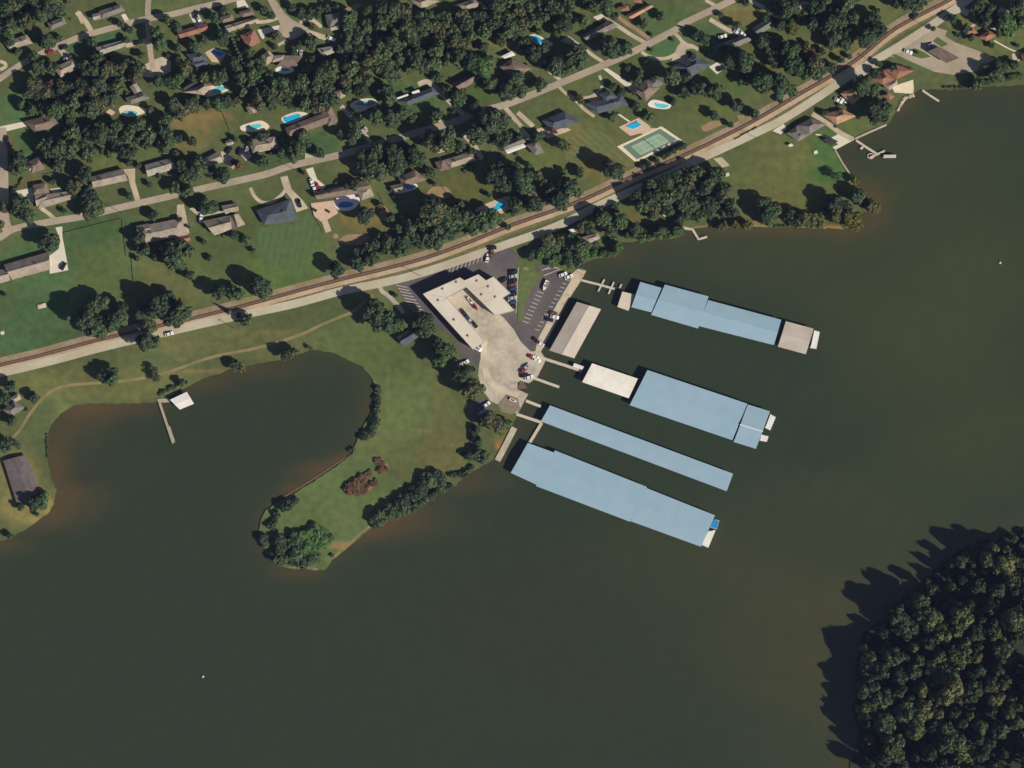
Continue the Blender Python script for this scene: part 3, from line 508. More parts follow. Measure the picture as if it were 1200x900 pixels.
h('orange-roofed house with a white van beside it','E',[([(1105,660),(1190,618),(1262,680),(1190,742)],'orange')])
h('big grey house at the top of the lakeside lawn','L',[([(125,158),(200,105),(300,165),(210,217)],'grey'),([(200,105),(300,52),(412,95),(290,168)],'grey')])
h('red-roofed lake house with two wings above the short pier','F',[([(112,558),(215,495),(300,565),(210,602)],'red'),([(215,490),(305,458),(425,500),(300,560)],'red'),([(205,600),(300,560),(310,590),(250,640)],'pink')])
h('red house with a long straight path to the right edge','F',[([(762,212),(835,190),(875,235),(800,250)],'red'),([(870,262),(950,215),(1005,250),(935,292)],'red')])
h('grey-tan house under trees near the top right corner','F',[([(968,100),(1040,58),(1112,85),(1060,132)],'lgrey')])
h('red-brown house cut by the right edge','F',[([(1170,390),(1240,355),(1265,415),(1195,440)],'red')])
h('small brown house between trees off the left-edge road','G',[([(190,245),(290,195),(318,290),(225,322)],'brown'),([(205,275),(235,268),(242,300),(210,305)],'tan','gable')])
h('brown L-shaped house with a white patio at the left','G',[([(245,480),(540,437),(548,490),(275,572)],'pink'),([(232,402),(330,385),(352,458),(238,472)],'brown'),([(248,475),(335,460),(330,510),(262,555)],'pink','gable')])
h('long tan ranch house with a dark rear slope','G',[([(640,345),(868,285),(902,372),(660,422)],'pink','gable')])
h('pale-roofed ranch house hidden by trees above the middle road','G',[([(1020,262),(1200,212),(1245,285),(1042,345)],'lgrey','gable')])
h('grey house beside a beige drive with a small shed behind','H',[([(205,228),(335,165),(375,240),(252,276)],'lgrey','gable')])
h('grey-brown house between two round tree clumps','H',[([(545,85),(735,62),(775,140),(580,182)],'tan'),([(640,70),(690,60),(700,100),(655,108)],'brown','gable')])
h('stepped tan house with a separate garage below the road','H',[([(225,655),(420,615),(432,712),(312,757)],'tan','gable'),([(420,615),(480,605),(528,680),(425,715)],'tan','gable')])
h('small tan garage behind the stepped tan house','H',[([(358,548),(470,528),(482,582),(388,607)],'tan','gable')],chim=False,name='garage',cat='garage')
h('large square slate house inside the horseshoe drive','H',[([(600,580),(840,500),(900,650),(660,682)],'slate')])
h('long brown house wrapped around the white-decked pool','0',[([(367,226),(428,211),(437,225),(372,234)],'brown','gable'),([(416,221),(433.5,217),(439,230),(424,235)],'tan')])
h('reddish brown house with its own carport on the big lawn','0',[([(160,266),(212,256),(221,275),(164,287)],'pink'),([(160,265),(175,262),(178,273),(162,277)],'pink','gable')])
h('dark red carport right of the reddish brown house','0',[([(205,279),(221,275),(224,282),(208,287)],'red','gable')],chim=False,name='carport',cat='carport')
h('long pink-roofed house left of the white drive','M',[([(30,62),(350,-30),(357,95),(90,168)],'pink','gable')])
h('pink-roofed house cut by the left edge on the big lawn','M',[([(-60,110),(60,85),(75,172),(-60,212)],'pink','gable')])
h('tan and glass house with a white front terrace','I',[([(725,225),(915,165),(952,228),(772,282)],'tan'),([(655,240),(722,225),(767,290),(690,307)],'brown'),([(850,180),(915,160),(950,215),(890,232)],'brown')])
h('brown house beside the round blue pool','I',[([(400,350),(520,295),(600,365),(440,420)],'brown'),([(340,410),(430,390),(440,440),(390,455)],'tan','gable')])
h('long narrow dark grey building by the cove at the left edge','R',[([(18,470),(130,440),(212,642),(92,702)],'charcoal','low')],name='flat_building',cat='building',chim=False,eave=2.2)
h('small grey house near the curved dirt path at the left','R',[([(15,215),(75,172),(128,205),(60,252)],'grey'),([(55,155),(95,130),(112,160),(75,178)],'tan')])
h('small grey barn among the trees by the marina lot','O',[([(385,690),(480,640),(545,690),(442,757)],'slate','gable')],name='barn',cat='barn',chim=False)
h('tan garden shed on the lawn below the middle wood','B',[([(530,755),(562,740),(612,790),(556,806)],'tan','gable')],name='shed',cat='shed',chim=False,eave=2.2)
h('small white shed at the corner of two drives','H',[([(385,95),(430,83),(448,113),(400,127)],'lgrey','gable')],name='shed',cat='shed',chim=False,eave=2.2)
h('tan hut among trees by the narrow shore lawn','J',[([(1040,600),(1080,578),(1112,605),(1075,627)],'lgrey','gable')],name='shed',cat='shed',chim=False,eave=2.2)
h('tan lakeside cottage half under trees by the inlet','J',[([(488,768),(600,738),(622,775),(550,812)],'tan')],chim=False)
h('dark carport beside the paved dock yard','L',[([(385,205),(430,183),(492,215),(440,247)],'dark','low')],name='carport',cat='carport',chim=False,eave=2.3)
h('small red hut by the rocks below the red-roofed lake house','F',[([(195,672),(240,648),(292,680),(250,706)],'red')],name='hut',cat='shed',chim=False,eave=2.2)
h('tiny white shed at the corner of the big grey lakeside house','L',[([(140,240),(165,230),(178,245),(150,254)],'white','low')],name='shed',cat='shed',chim=False,eave=2.0)
h('low brown church with a dark entrance porch in its paved lot','F',[([(520,365),(600,330),(742,410),(650,447)],'brown','gable')],name='church',cat='church',wall=M_BRICK,chim=False,eave=3.4)
for t, q in [('C',[(390,690),(468,662),(474,674),(398,702)]),('C',[(494,650),(545,632),(555,650),(502,664)])]:
    house('white flat lean-to against the grey house on the square lawn, '+('left' if q[0][0] < 450 else 'right')+' one', t, [(q,'white','flat')], name='lean_to', cat='outbuilding', chim=False, eave=3.0, mark=False, wall=M_SIDING)
# ------------------------------------------------------------------ pools and the court
def pool(label, t, deck, water, deck_m=M_PALED, water_m=M_AQUA, rd=True):
    dk = PW(t, *deck); wt = PW(t, *water)
    if rd: wt = smooth(wt, 4, True); dk = smooth(dk, 3, True)
    c = sum(wt, Vector((0, 0)))/len(wt); root = thing('swimming_pool', label, 'pool', (c.x, c.y, 0), mark=True)
    bm = bmesh.new(); slab(bm, dk, -.05, .15); part('pool_deck', bm, deck_m, root)
    bm = bmesh.new(); slab(bm, wt, .1, .19); part('water', bm, water_m, root)
    bm = bmesh.new(); ribbon_bm(bm, list(wt)+[wt[0], wt[1]], .35, .1, .25); part('coping', bm, M_WHITE, root)
    clear(dk+[c], 3.0); SUNNY.append((c.x+4.5, c.y-2.5, 4.0))
def ell(cx, cy, rx, ry, n=12): return [(cx+rx*math.cos(a*2*math.pi/n), cy+ry*math.sin(a*2*math.pi/n)) for a in range(n)]
pool('kidney-shaped aqua pool below the winged grey house','A',[(838,760),(900,738),(1035,768),(1000,802),(900,818),(850,800)],[(872,785),(900,775),(945,778),(972,796),(950,815),(900,812)])
pool('rectangular blue pool with white rim and peach terrace','B',[(240,370),(300,338),(395,370),(350,440),(290,435)],[(278,370),(305,348),(383,370),(345,402)],M_PEACH,M_POOLB,False)
pool('oval white-rimmed pool below the cul-de-sac','B',ell(800,492,66,27),ell(805,490,36,13),M_WHITE,M_TEAL)
pool('long curved aqua pool with a shaded end','B',[(240,640),(335,592),(412,620),(385,645),(255,682)],[(285,645),(335,604),(395,615),(372,638),(300,662)])
pool('turquoise pool above the large brown house','B',[(778,828),(890,785),(975,805),(920,840),(820,872)],[(792,832),(890,798),(915,820),(822,866)],M_PALED,M_CYAN)
pool('pale aqua pool on a cream deck by the dry lawn','B',[(488,890),(560,862),(640,848),(695,888),(650,920),(520,925)],[(540,885),(620,868),(642,892),(560,912)])
pool('aqua pool beside the drive left of the square lawn','C',[(60,740),(110,703),(220,693),(250,738),(120,792),(85,765)],[(95,738),(130,714),(232,714),(220,745)],M_PALED,M_TEAL)
pool('small teal pool on the wood-edged lawn at the top','D',[(120,262),(165,240),(285,305),(260,325),(190,318)],[(132,262),(170,250),(224,292),(185,310)],M_PALED,M_CYAN)
pool('bright rectangular pool above the green court','D',[(750,893),(890,828),(978,892),(915,935),(830,955)],[(800,888),(880,850),(916,880),(850,912)],M_PEACH,M_CYAN,False)
pool('oval teal pool beside the orange terrace','D',[(955,732),(1000,700),(1115,735),(1090,767),(985,757)],[(1005,730),(1060,728),(1104,742),(1070,762),(1015,752)],M_WHITE,M_AQUA)
pool('blue pool on a wide white deck below the wrapping house','0',[(391,238),(398,230),(417,226),(421.5,234),(419,241),(410,246.5),(398,246.5)],[(396,240.5),(400,236.5),(407,236),(414,237.5),(413,241.5),(407,243.5),(399,243.5)],M_WHITE,mat('deep_blue_pool_water', lin(70,125,170), rough=.12, var=.1))
pool('round blue pool set in a brown patio','I',[(360,440),(430,385),(530,395),(520,430),(400,460)],ell(482,412,36,25),M_PALED,M_POOLB)
pool('two-lobed turquoise pool on a peach deck by the railway','I',[(958,560),(1160,480),(1200,510),(1190,560),(1080,622),(965,600)],[(1025,568),(1075,550),(1095,522),(1130,512),(1162,532),(1145,562),(1085,580),(1045,592)],M_PEACH,M_CYAN)
p0 = PW('J',(955,125))[0]
tc_ = thing('tennis_court', 'green tennis court with pale surround above the railway', 'tennis court', (p0.x, p0.y, 0), mark=True)
def poly_part(name, t, pts, z0, z1, m, root):
    bm = bmesh.new(); slab(bm, PW(t, *pts), z0, z1); return part(name, bm, m, root)
poly_part('surround','J',[(738,130),(912,50),(1048,-12),(1070,0),(1198,88),(1150,108),(870,242)],-.05,.14,M_PALED,tc_)
poly_part('court_apron','J',[(778,130),(1042,5),(1160,82),(878,222)],-.05,.17,M_COURT,tc_)
ci = [(838,130),(1030,38),(1106,95),(906,190)]
poly_part('court_surface','J',ci,-.05,.2,M_COURT2,tc_)
bm = bmesh.new(); Q = PW('J', *ci)
def cl(u0, v0, u1, v1):
    f = lambda u, v: Q[0].lerp(Q[1], u).lerp(Q[3].lerp(Q[2], u), v); ribbon_bm(bm, [f(u0, v0), f(u1, v1)], .22, .15, .212)
for s in ((0,.02,1,.02),(0,.98,1,.98),(.01,0,.01,1),(.99,0,.99,1),(0,.14,1,.14),(0,.86,1,.86),(.24,.14,.24,.86),(.76,.14,.76,.86),(.24,.5,.76,.5)): cl(*s)
part('court_lines', bm, M_LINE, tc_)
bm = bmesh.new(); a, b = Q[0].lerp(Q[1], .5), Q[3].lerp(Q[2], .5); e = (b-a).normalized()*.6; ribbon_bm(bm, [a-e, b+e], .12, .25, 1.1); part('net', bm, M_DRAB, tc_)
for p in (a-e, b+e):
    bm = bmesh.new(); cyl(bm, (p.x, p.y, 0), (p.x, p.y, 1.2), .07, .07); part('net_post', bm, M_STEEL, tc_)
clear(Q+[sum(Q, Vector((0, 0)))/4], 5)
# ------------------------------------------------------------------ marina building
c = Vector(W(550, 360)); mb = thing('marina_building', 'white L-shaped marina building around a yard', 'building', (c.x, c.y, 0), mark=True)
OUT = [(121,411),(440,265),(485,294),(605,240),(672,294),(737,260),(886,405),(820,446),(922,556),(760,602),(502,352),(330,442),(662,832),(560,897)]
pw = PW('w', *OUT); bm = bmesh.new(); slab(bm, pw, -.1, 6.6); part('wall', bm, M_FOUND, mb)
WR = mat('white_membrane_roof', lin(206,196,178), rough=.6, var=.05, scale=.25, col2=lin(196,184,164), big=.05)
bm = bmesh.new(); slab(bm, pw, 6.604, 6.95); ro = part('roof', bm, WR, mb)
bm = bmesh.new(); ribbon_bm(bm, pw+[pw[0], pw[1]], .35, 6.9, 7.1)
for a, b in [((560,385),(700,333)),((640,490),(760,440)),((690,410),(730,395)),((735,370),(750,362)),((320,440),(121,411)),((330,445),(250,495))]:
    p, q = PW('w', a, b); ribbon_bm(bm, [p, q], .22, 6.9, 7.0)
o = link_mesh('roof_trim', bm, M_MROOF2, ro)
bm = bmesh.new()
for i in range(6):
    p = PW('w', (400-30*i+random.uniform(-5,5)+0*i, 330+13*i))[0]
for i, (x, y) in enumerate([(600,300),(700,350),(760,440),(640,420),(420,310),(300,370),(260,470),(400,640),(520,780)]):
    p = PW('w', (x, y))[0]; box(bm, (p.x, p.y, 7.3), (1.3, 1.1, .8), .9)
o = link_mesh('roof_vent', bm, M_MROOF2, ro); o['kind'] = 'stuff'
bm = bmesh.new()
for t in np.linspace(.06, .94, 7):
    p = pw[11].lerp(pw[12], t); d = pw[12]-pw[11]; n = Vector((-d.y, d.x)).normalized()*.05; box(bm, (p.x+n.x, p.y+n.y, 1.8), (4.2, .25, 3.5), math.atan2(d.y, d.x))
part('bay_door', bm, M_MROOF2, mb)['kind'] = 'stuff'
clear(pw, 4)
# small office the yard wraps round (east of the ramp)
# ------------------------------------------------------------------ covered docks
def dock(label, secs, t, roof_m, h=3.4, rise=.16, name='covered_dock', posts=True, ridge_m=None):
    allp = [p for s in secs for p in PW(t, *s)]; c = sum(allp, Vector((0, 0)))/len(allp)
    root = thing(name, label, 'dock', (c.x, c.y, -.6), mark=True); rzs = 0
    for i, s in enumerate(secs):
        a, b, c2, d = PW(t, *s); hh = h-.035*i; th = .16
        if (b-a).cross(d-a) < 0: a, b, c2, d = b, a, d, c2
        if i+1 < len(secs): ex = (b-a).normalized()*.8; b = b+ex; c2 = c2+ex
        r0, r1 = (a+d)/2, (b+c2)/2
        if len(secs) > 1:
            f, l = PW(t, *secs[0]), PW(t, *secs[-1]); A0, A1 = (f[0]+f[3])/2, (l[1]+l[2])/2; ax = (A1-A0).normalized(); r0, r1 = A0+ax*ax.dot(r0-A0), A0+ax*ax.dot(r1-A0)
        rz = (rzs := rzs if i else ((a-d).length)/2*rise)
        bm = bmesh.new(); V = lambda p, z: bm.verts.new((p.x, p.y, z))
        T = [V(a,hh),V(b,hh),V(c2,hh),V(d,hh),V(r0,hh+rz),V(r1,hh+rz)]; Bv = [V(a,hh-th),V(b,hh-th),V(c2,hh-th),V(d,hh-th)]
        for f in ((0,1,5,4),(2,3,4,5),(1,2,5),(3,0,4)): bm.faces.new([T[k] for k in f])
        bm.faces.new(Bv[::-1])
        for k in range(4): bm.faces.new((Bv[k], Bv[(k+1)%4], T[(k+1)%4], T[k]))
        ribbon_bm(bm, [r0, r1], .5, hh+rz-.05, hh+rz+.03)
        part('roof', bm, roof_m, root)
        if posts:
            bm = bmesh.new(); n = max(2, int((b-a).length/7))
            for k in range(n+1):
                for e0, e1 in ((a, b), (d, c2), (r0, r1)):
                    p = e0.lerp(e1, .03+.94*k/n); p = p.lerp((a+b+c2+d)/4, .02); cyl(bm, (p.x, p.y, -2), (p.x, p.y, hh-th-.01), .13, .13, 6)
            part('posts', bm, M_POST, root)['kind'] = 'stuff'
            bm = bmesh.new(); mid = [r0.lerp(r1, .01), r0.lerp(r1, .99)]; ribbon_bm(bm, mid, 2.2, -.5, .05+.011*i)
            for k in range(1, n):
                p, q = a.lerp(b, k/n).lerp(r0.lerp(r1, k/n), .1), d.lerp(c2, k/n).lerp(r0.lerp(r1, k/n), .1); ribbon_bm(bm, [p, q], .9, -.45, .02+.013*i)
            part('decking', bm, M_DECK, root)
    return root
dock('small square blue-roofed dock at the landward end of the top row',[[(215,45),(322,75),(270,198),(170,172)]],'d1',M_BLUE)
dock('longest stepped blue-roofed dock in the top row',[[(345,60),(558,118),(505,279),(276,212)],[(556,136),(922,235),(885,362),(507,266)]],'d1',M_BLUE)
dock('pinkish beige roofed dock at the outer end of the top row',[[(945,242),(1085,280),(1045,408),(905,370)]],'d1',M_MROOF2)
dock('small pale flat-roofed float at the inner end of the top row',[[(125,93),(188,108),(155,190),(100,170)]],'d1',M_MROOF,h=2.6,rise=.03)
dock('white roofed dock between the shore and the wide blue dock',[[(150,70),(388,150),(340,252),(98,168)]],'d2',mat('white_dock_roof', lin(226,220,206), rough=.5, var=.05, scale=.3, col2=lin(212,204,188), big=.08),h=3.6,rise=.06)
dock('wide plain blue-roofed dock in the middle row',[[(438,105),(957,280),(879,470),(345,288)]],'d2',M_BLUE,h=3.8,rise=.05)
dock('short blue dock with a white ridge at the middle row end',[[(960,284),(1075,320),(1002,515),(886,479)]],'d2',M_BLUE,h=3.6,rise=.14)
dock('narrow straight blue-roofed dock between two wider docks',[[(258,60),(1115,380),(1085,462),(215,135)]],'d3',M_BLUE,h=3.2,rise=.05)
dock('widest stepped blue-roofed dock nearest the open lake',[[(160,238),(283,283),(204,436),(80,378)],[(287,273),(712,442),(633,605),(198,440)],[(710,447),(1030,575),(965,722),(635,602)]],'d3',M_BLUE,h=3.5,rise=.07)
dock('long beige-roofed boat shed along the concrete quay',[[(625,495),(437,840),(262,785),(455,443)]],'P',M_MROOF2,h=4.2,rise=.2)
# swap long axis for the shed happens by its own corners; ridge strip of the short middle dock
p, q = PW('d2', (918,388), (1037,425)); bm = bmesh.new(); ribbon_bm(bm, [p, q], .55, 4.9, 5.15)
o = link_mesh('ridge_cap', bm, M_WHITE)
for x in list(COL.objects):
    if x.get('label', '').startswith('short blue dock'): o.parent = x; o.matrix_parent_inverse = Matrix.Translation(x.location).inverted()
bh = dock('white-roofed boathouse beside the long thin pier',[[(855,165),(940,125),(976,185),(905,214)]],'R',M_WHITE,h=3.2,rise=.08,name='boathouse'); bh['category'] = 'boathouse'
def pier(label, t, runs, m=M_PALEDOCK, z=.25, name='pier'):
    p0 = PW(t, runs[0][0][0])[0]; root = thing(name, label, 'pier', (p0.x, p0.y, -.6))
    for i, (pts, w) in enumerate(runs):
        p = PW(t, *pts); bm = bmesh.new(); ribbon_bm(bm, p, w*S, z-.35, z+i*.012); part('walkway' if i == 0 else 'finger', bm, m, root)
        bm = bmesh.new()
        for a, b in zip(p, p[1:]):
            d = b-a; nn = Vector((-d.y, d.x)).normalized()*(w*S/2+.1); n = max(1, int(d.length/5))
            for k in range(n+1):
                for sg in (-1, 1): c = a.lerp(b, k/n)+nn*sg; cyl(bm, (c.x, c.y, -2), (c.x, c.y, z+.7), .11, .11, 6)
        part('piles', bm, M_POST, root)['kind'] = 'stuff'
    return root
pier('finger pier with two crosspieces left of the top dock row','P',[([(488,290),(600,318),(722,352)],2.6),([(650,284),(606,370)],2),([(716,303),(678,388)],2)])
pier('short loose float between the finger pier and top dock','P',[([(771,318),(756,346)],2)],name='float')
pier('gangway from the quay past the shed to the white dock','Q',[([(640,95),(730,130),(850,168),(972,208)],3.4)])
pier('straight single pier left of the white dock','Q',[([(625,255),(812,322)],3.2)])
pier('short pier beside the narrow blue dock','Q',[([(578,418),(682,458)],3.4)])
pier('L-shaped walkway linking the two lower blue docks','Q',[([(512,512),(692,572)],3.4),([(690,572),(604,714)],3.6)])
pier('long thin pier reaching into the cove','R',[([(795,160),(835,280),(872,382)],2.8),([(845,300),(872,382)],4.2),([(800,170),(852,168)],4.5)],M_DECK)
pier('short pier below the red-roofed lake house','F',[([(485,635),(540,672),(602,712)],2.4)])
pier('bent pier at the wooded inlet shore','K',[([(0,700),(70,715),(112,782),(172,765)],3)])
pier('private dock with crosspieces off the paved yard','L',[([(620,207),(690,255),(765,302)],2.6),([(715,330),(822,280)],2.4),([(650,268),(672,250)],2.6)])
qp = PW('Q', (497,607),(440,722),(378,838)); bm = bmesh.new(); ribbon_bm(bm, qp, 7*S, -1.5, .55); tag(link_mesh('quay_wall', bm, M_CONC), 'thick straight concrete breakwater beside the widest blue dock', 'breakwater')
# ------------------------------------------------------------------ fences and poles
def fence(label, t, pts):
    p = PW(t, *pts); root = thing('fence', label, 'fence', (p[0].x, p[0].y, 0))
    bm = bmesh.new(); ribbon_bm(bm, p, .08, .45, .8); part('fence_panel', bm, M_WOODPOLE, root)
    bm = bmesh.new()
    for a, b in zip(p, p[1:]):
        n = max(1, int((b-a).length/2.5))
        for k in range(n+1): c = a.lerp(b, k/n); box(bm, (c.x, c.y, .5), (.14, .14, 1.05))
    part('fence_posts', bm, M_WOODPOLE, root)['kind'] = 'stuff'
fence('dark wooden fence along the right side of the big left lawn','M',[(925,-30),(935,100),(948,245)])
fence('dark fence from the middle road down the big left lawn','G',[(862,650),(890,900)])
fence('thin fence across the front of the big left lawn','G',[(450,740),(640,690),(850,640)])
fence('dark fence between the dry lawn and the shed lawn','B',[(372,800),(410,900),(440,985)])
fence('fence right of the round dirt ring garden','I',[(262,460),(300,540),(385,610),(400,665)])
fence('pale fence beside the brown dirt patch','I',[(705,405),(765,490)])
fence('garden fence above the brown L-shaped house','G',[(305,330),(480,300),(500,420)])
fence('fence below the square red-brown house','B',[(560,430),(610,380),(655,345)])
fence('wire fence beside the striped green lawn and peach patio','H',[(985,530),(1010,620),(1080,740)])
def pole(t, x, y, w):
    p = PW(t, (x, y))[0]; r = thing('utility_pole', 'wooden utility pole '+w, 'utility pole', (p.x, p.y, 0), group='utility poles along the roads')
    bm = bmesh.new(); cyl(bm, (p.x, p.y, -.3), (p.x, p.y, 9), .18, .12, 7); part('post', bm, M_WOODPOLE, r)
    bm = bmesh.new(); box(bm, (p.x, p.y, 8.4), (2.2, .14, .16), .6); part('crossarm', bm, M_WOODPOLE, r)
pole('N',460,515,'on the grass below the main road, nearest the cove'); pole('O',550,258,'at the roadside by the upper left of the marina lot'); pole('F',540,205,'where the church lot meets the road')
pole('F',155,447,'above the red-roofed lake house'); pole('K',525,75,'on the upper edge of the lakeside lawn'); pole('H',885,302,'near the horseshoe drive entrance'); pole('G',866,604,'opposite the big left lawn fence'); pole('F',250,205,'across the railway from the church')
# ------------------------------------------------------------------ vehicles and boats
def car_meshes():
    bm = bmesh.new()
    prof = [(-2.25,.35),(-2.28,.8),(-2.1,.95),(-1.2,1.0),(1.0,1.0),(2.1,.85),(2.27,.7),(2.25,.35)]
    L = [bm.verts.new((x, -.9, z)) for x, z in prof]; R = [bm.verts.new((x, .9, z)) for x, z in prof]; n = len(prof)
    bm.faces.new(L); bm.faces.new(R[::-1])
    for i in range(n): bm.faces.new((L[(i+1) % n], L[i], R[i], R[(i+1) % n]))
    bmesh.ops.bevel(bm, geom=list(bm.edges), offset=.07, segments=1, affect='EDGES')
    box(bm, (-.35, 0, 1.475), (1.55, 1.36, .06), bev=.02)       # roof panel
    body = bpy.data.meshes.new('body'); bmesh.ops.recalc_face_normals(bm, faces=bm.faces); bm.to_mesh(body); bm.free()
    bm = bmesh.new(); a = [bm.verts.new(v) for v in ((-1.75,-.78,.98),(1.0,-.78,.98),(1.0,.78,.98),(-1.75,.78,.98))]
    b = [bm.verts.new(v) for v in ((-1.2,-.66,1.45),(.42,-.66,1.45),(.42,.66,1.45),(-1.2,.66,1.45))]
    bm.faces.new(b)
    for i in range(4): bm.faces.new((a[i], a[(i+1) % 4], b[(i+1) % 4], b[i]))
    gl = bpy.data.meshes.new('windows'); bm.to_mesh(gl); bm.free()
    bm = bmesh.new(); cyl(bm, (0,-.11,0), (0,.11,0), .33, .33, 12); wh = bpy.data.meshes.new('wheel'); bm.to_mesh(wh); bm.free()
    bm = bmesh.new(); cyl(bm, (0,-.125,0), (0,.125,0), .18, .18, 8); ri = bpy.data.meshes.new('rim'); bm.to_mesh(ri); bm.free()
    bm = bmesh.new(); box(bm, (0,0,0), (.08,.34,.14)); hl = bpy.data.meshes.new('headlight'); bm.to_mesh(hl); bm.free()
    for m, x in ((gl, M_GLASS), (wh, M_TYRE), (ri, M_RIM), (hl, M_LAMPG)): m.materials.append(x)
    body.materials.append(M_WHITE); return body, gl, wh, ri, hl
CM = car_meshes()
PAINT = {'white':mat('white_car_paint', (.72,.71,.69), rough=.3, var=.02, spec=.5),'black':mat('black_car_paint', (.015,.016,.02), rough=.25, var=.02, spec=.5),'red':mat('red_car_paint', (.32,.03,.025), rough=.3, var=.02, spec=.5),
 'silver':mat('silver_car_paint', (.36,.36,.38), rough=.35, var=.02, spec=.5),'blue':mat('dark_blue_car_paint', (.03,.05,.12), rough=.3, var=.02, spec=.5),'brown':mat('brown_car_paint', (.14,.075,.05), rough=.3, var=.02, spec=.5)}
def child(name, me, root, loc, rz=0):
    o = bpy.data.objects.new(name, me); COL.objects.link(o); o.parent = root; o.location = loc; o.rotation_euler = (0, 0, rz); return o
AUTO = []                                  # things labelled from their surroundings: (object, adjectives, noun, x, y)
def car(t, x, y, deg, col, k=1.12):
    p = PW(t, (x, y))[0]; r = thing('car', None, 'car', (p.x, p.y, .16), math.radians(deg)); r.scale = (k, k, k)
    b = child('body', CM[0], r, (0, 0, 0)); b.material_slots[0].link = 'OBJECT'; b.material_slots[0].material = PAINT[col]
    child('windows', CM[1], r, (0, 0, 0))
    for sx in (-1.4, 1.4):
        for sy in (-.82, .82): w = child('wheel', CM[2], r, (sx, sy, .33)); child('rim', CM[3], w, (0, 0, 0))
    for sy in (-.6, .6): child('headlight', CM[4], r, (2.24, sy, .68))
    AUTO.append((r, col if col != 'blue' else 'dark blue', 'car parked', p.x, p.y))
for c in [('A',975,303,15,'black'),('A',355,368,5,'red'),('A',450,333,20,'black'),('A',480,408,20,'silver'),('B',180,105,75,'black'),('B',205,150,-60,'white'),('B',1130,272,-25,'white'),('B',880,378,80,'white'),('B',915,378,80,'silver'),
 ('C',70,820,-40,'white'),('E',385,232,-40,'white'),('E',420,238,-40,'white'),('E',395,215,-40,'silver'),('E',280,257,15,'white'),('E',272,485,20,'black'),('G',50,85,95,'black'),('G',58,112,95,'red'),('M',447,72,60,'black'),
 ('H',215,635,80,'white'),('H',490,165,70,'black'),('H',535,158,70,'silver'),('H',412,158,60,'black'),('H',905,530,-75,'black'),('H',1035,412,-60,'red'),('H',993,385,-70,'white'),('H',1012,430,-75,'white'),('I',155,15,40,'silver'),
 ('O',1062,65,10,'black'),('O',1055,110,70,'brown'),('O',1028,135,75,'white'),('O',960,768,-30,'white'),('O',860,872,20,'white'),('O',845,880,20,'silver'),
 ('O',862,520,-50,'black'),('O',888,553,-50,'blue'),('O',908,577,-50,'silver'),('O',935,600,-50,'black'),
 ('P',8,232,10,'black'),('P',8,262,10,'silver'),('P',8,292,10,'black'),('P',6,322,10,'brown'),('P',6,352,10,'blue'),('P',5,385,10,'black'),('P',4,415,10,'silver'),('P',2,447,10,'blue'),('P',0,478,10,'black'),('P',-35,450,30,'silver'),('P',-50,425,30,'black'),('P',-60,290,30,'black'),
 ('P',358,250,20,'white'),('P',400,266,20,'white'),('P',300,548,-15,'white'),('P',292,523,-15,'brown'),('P',262,568,-15,'black'),('P',205,740,-30,'white'),('P',172,715,-40,'black'),('P',172,850,-20,'white'),('P',140,830,-20,'red'),
 ('Q',235,50,-30,'white'),('Q',150,150,30,'white'),('Q',262,462,30,'blue'),('Q',300,445,35,'white'),('Q',300,525,30,'black'),('Q',270,495,30,'silver'),('Q',567,240,10,'black'),('Q',600,253,15,'white'),('Q',195,205,20,'black'),('Q',560,205,40,'red'),('Q',580,180,40,'silver'),('Q',640,112,-20,'white'),
 ('F',535,320,20,'silver'),('F',385,365,-20,'white'),('F',430,112,35,'black'),('E',1095,708,-25,'white'),('E',1130,705,-25,'white'),('N',-10,548,15,'white')]: car(*c)
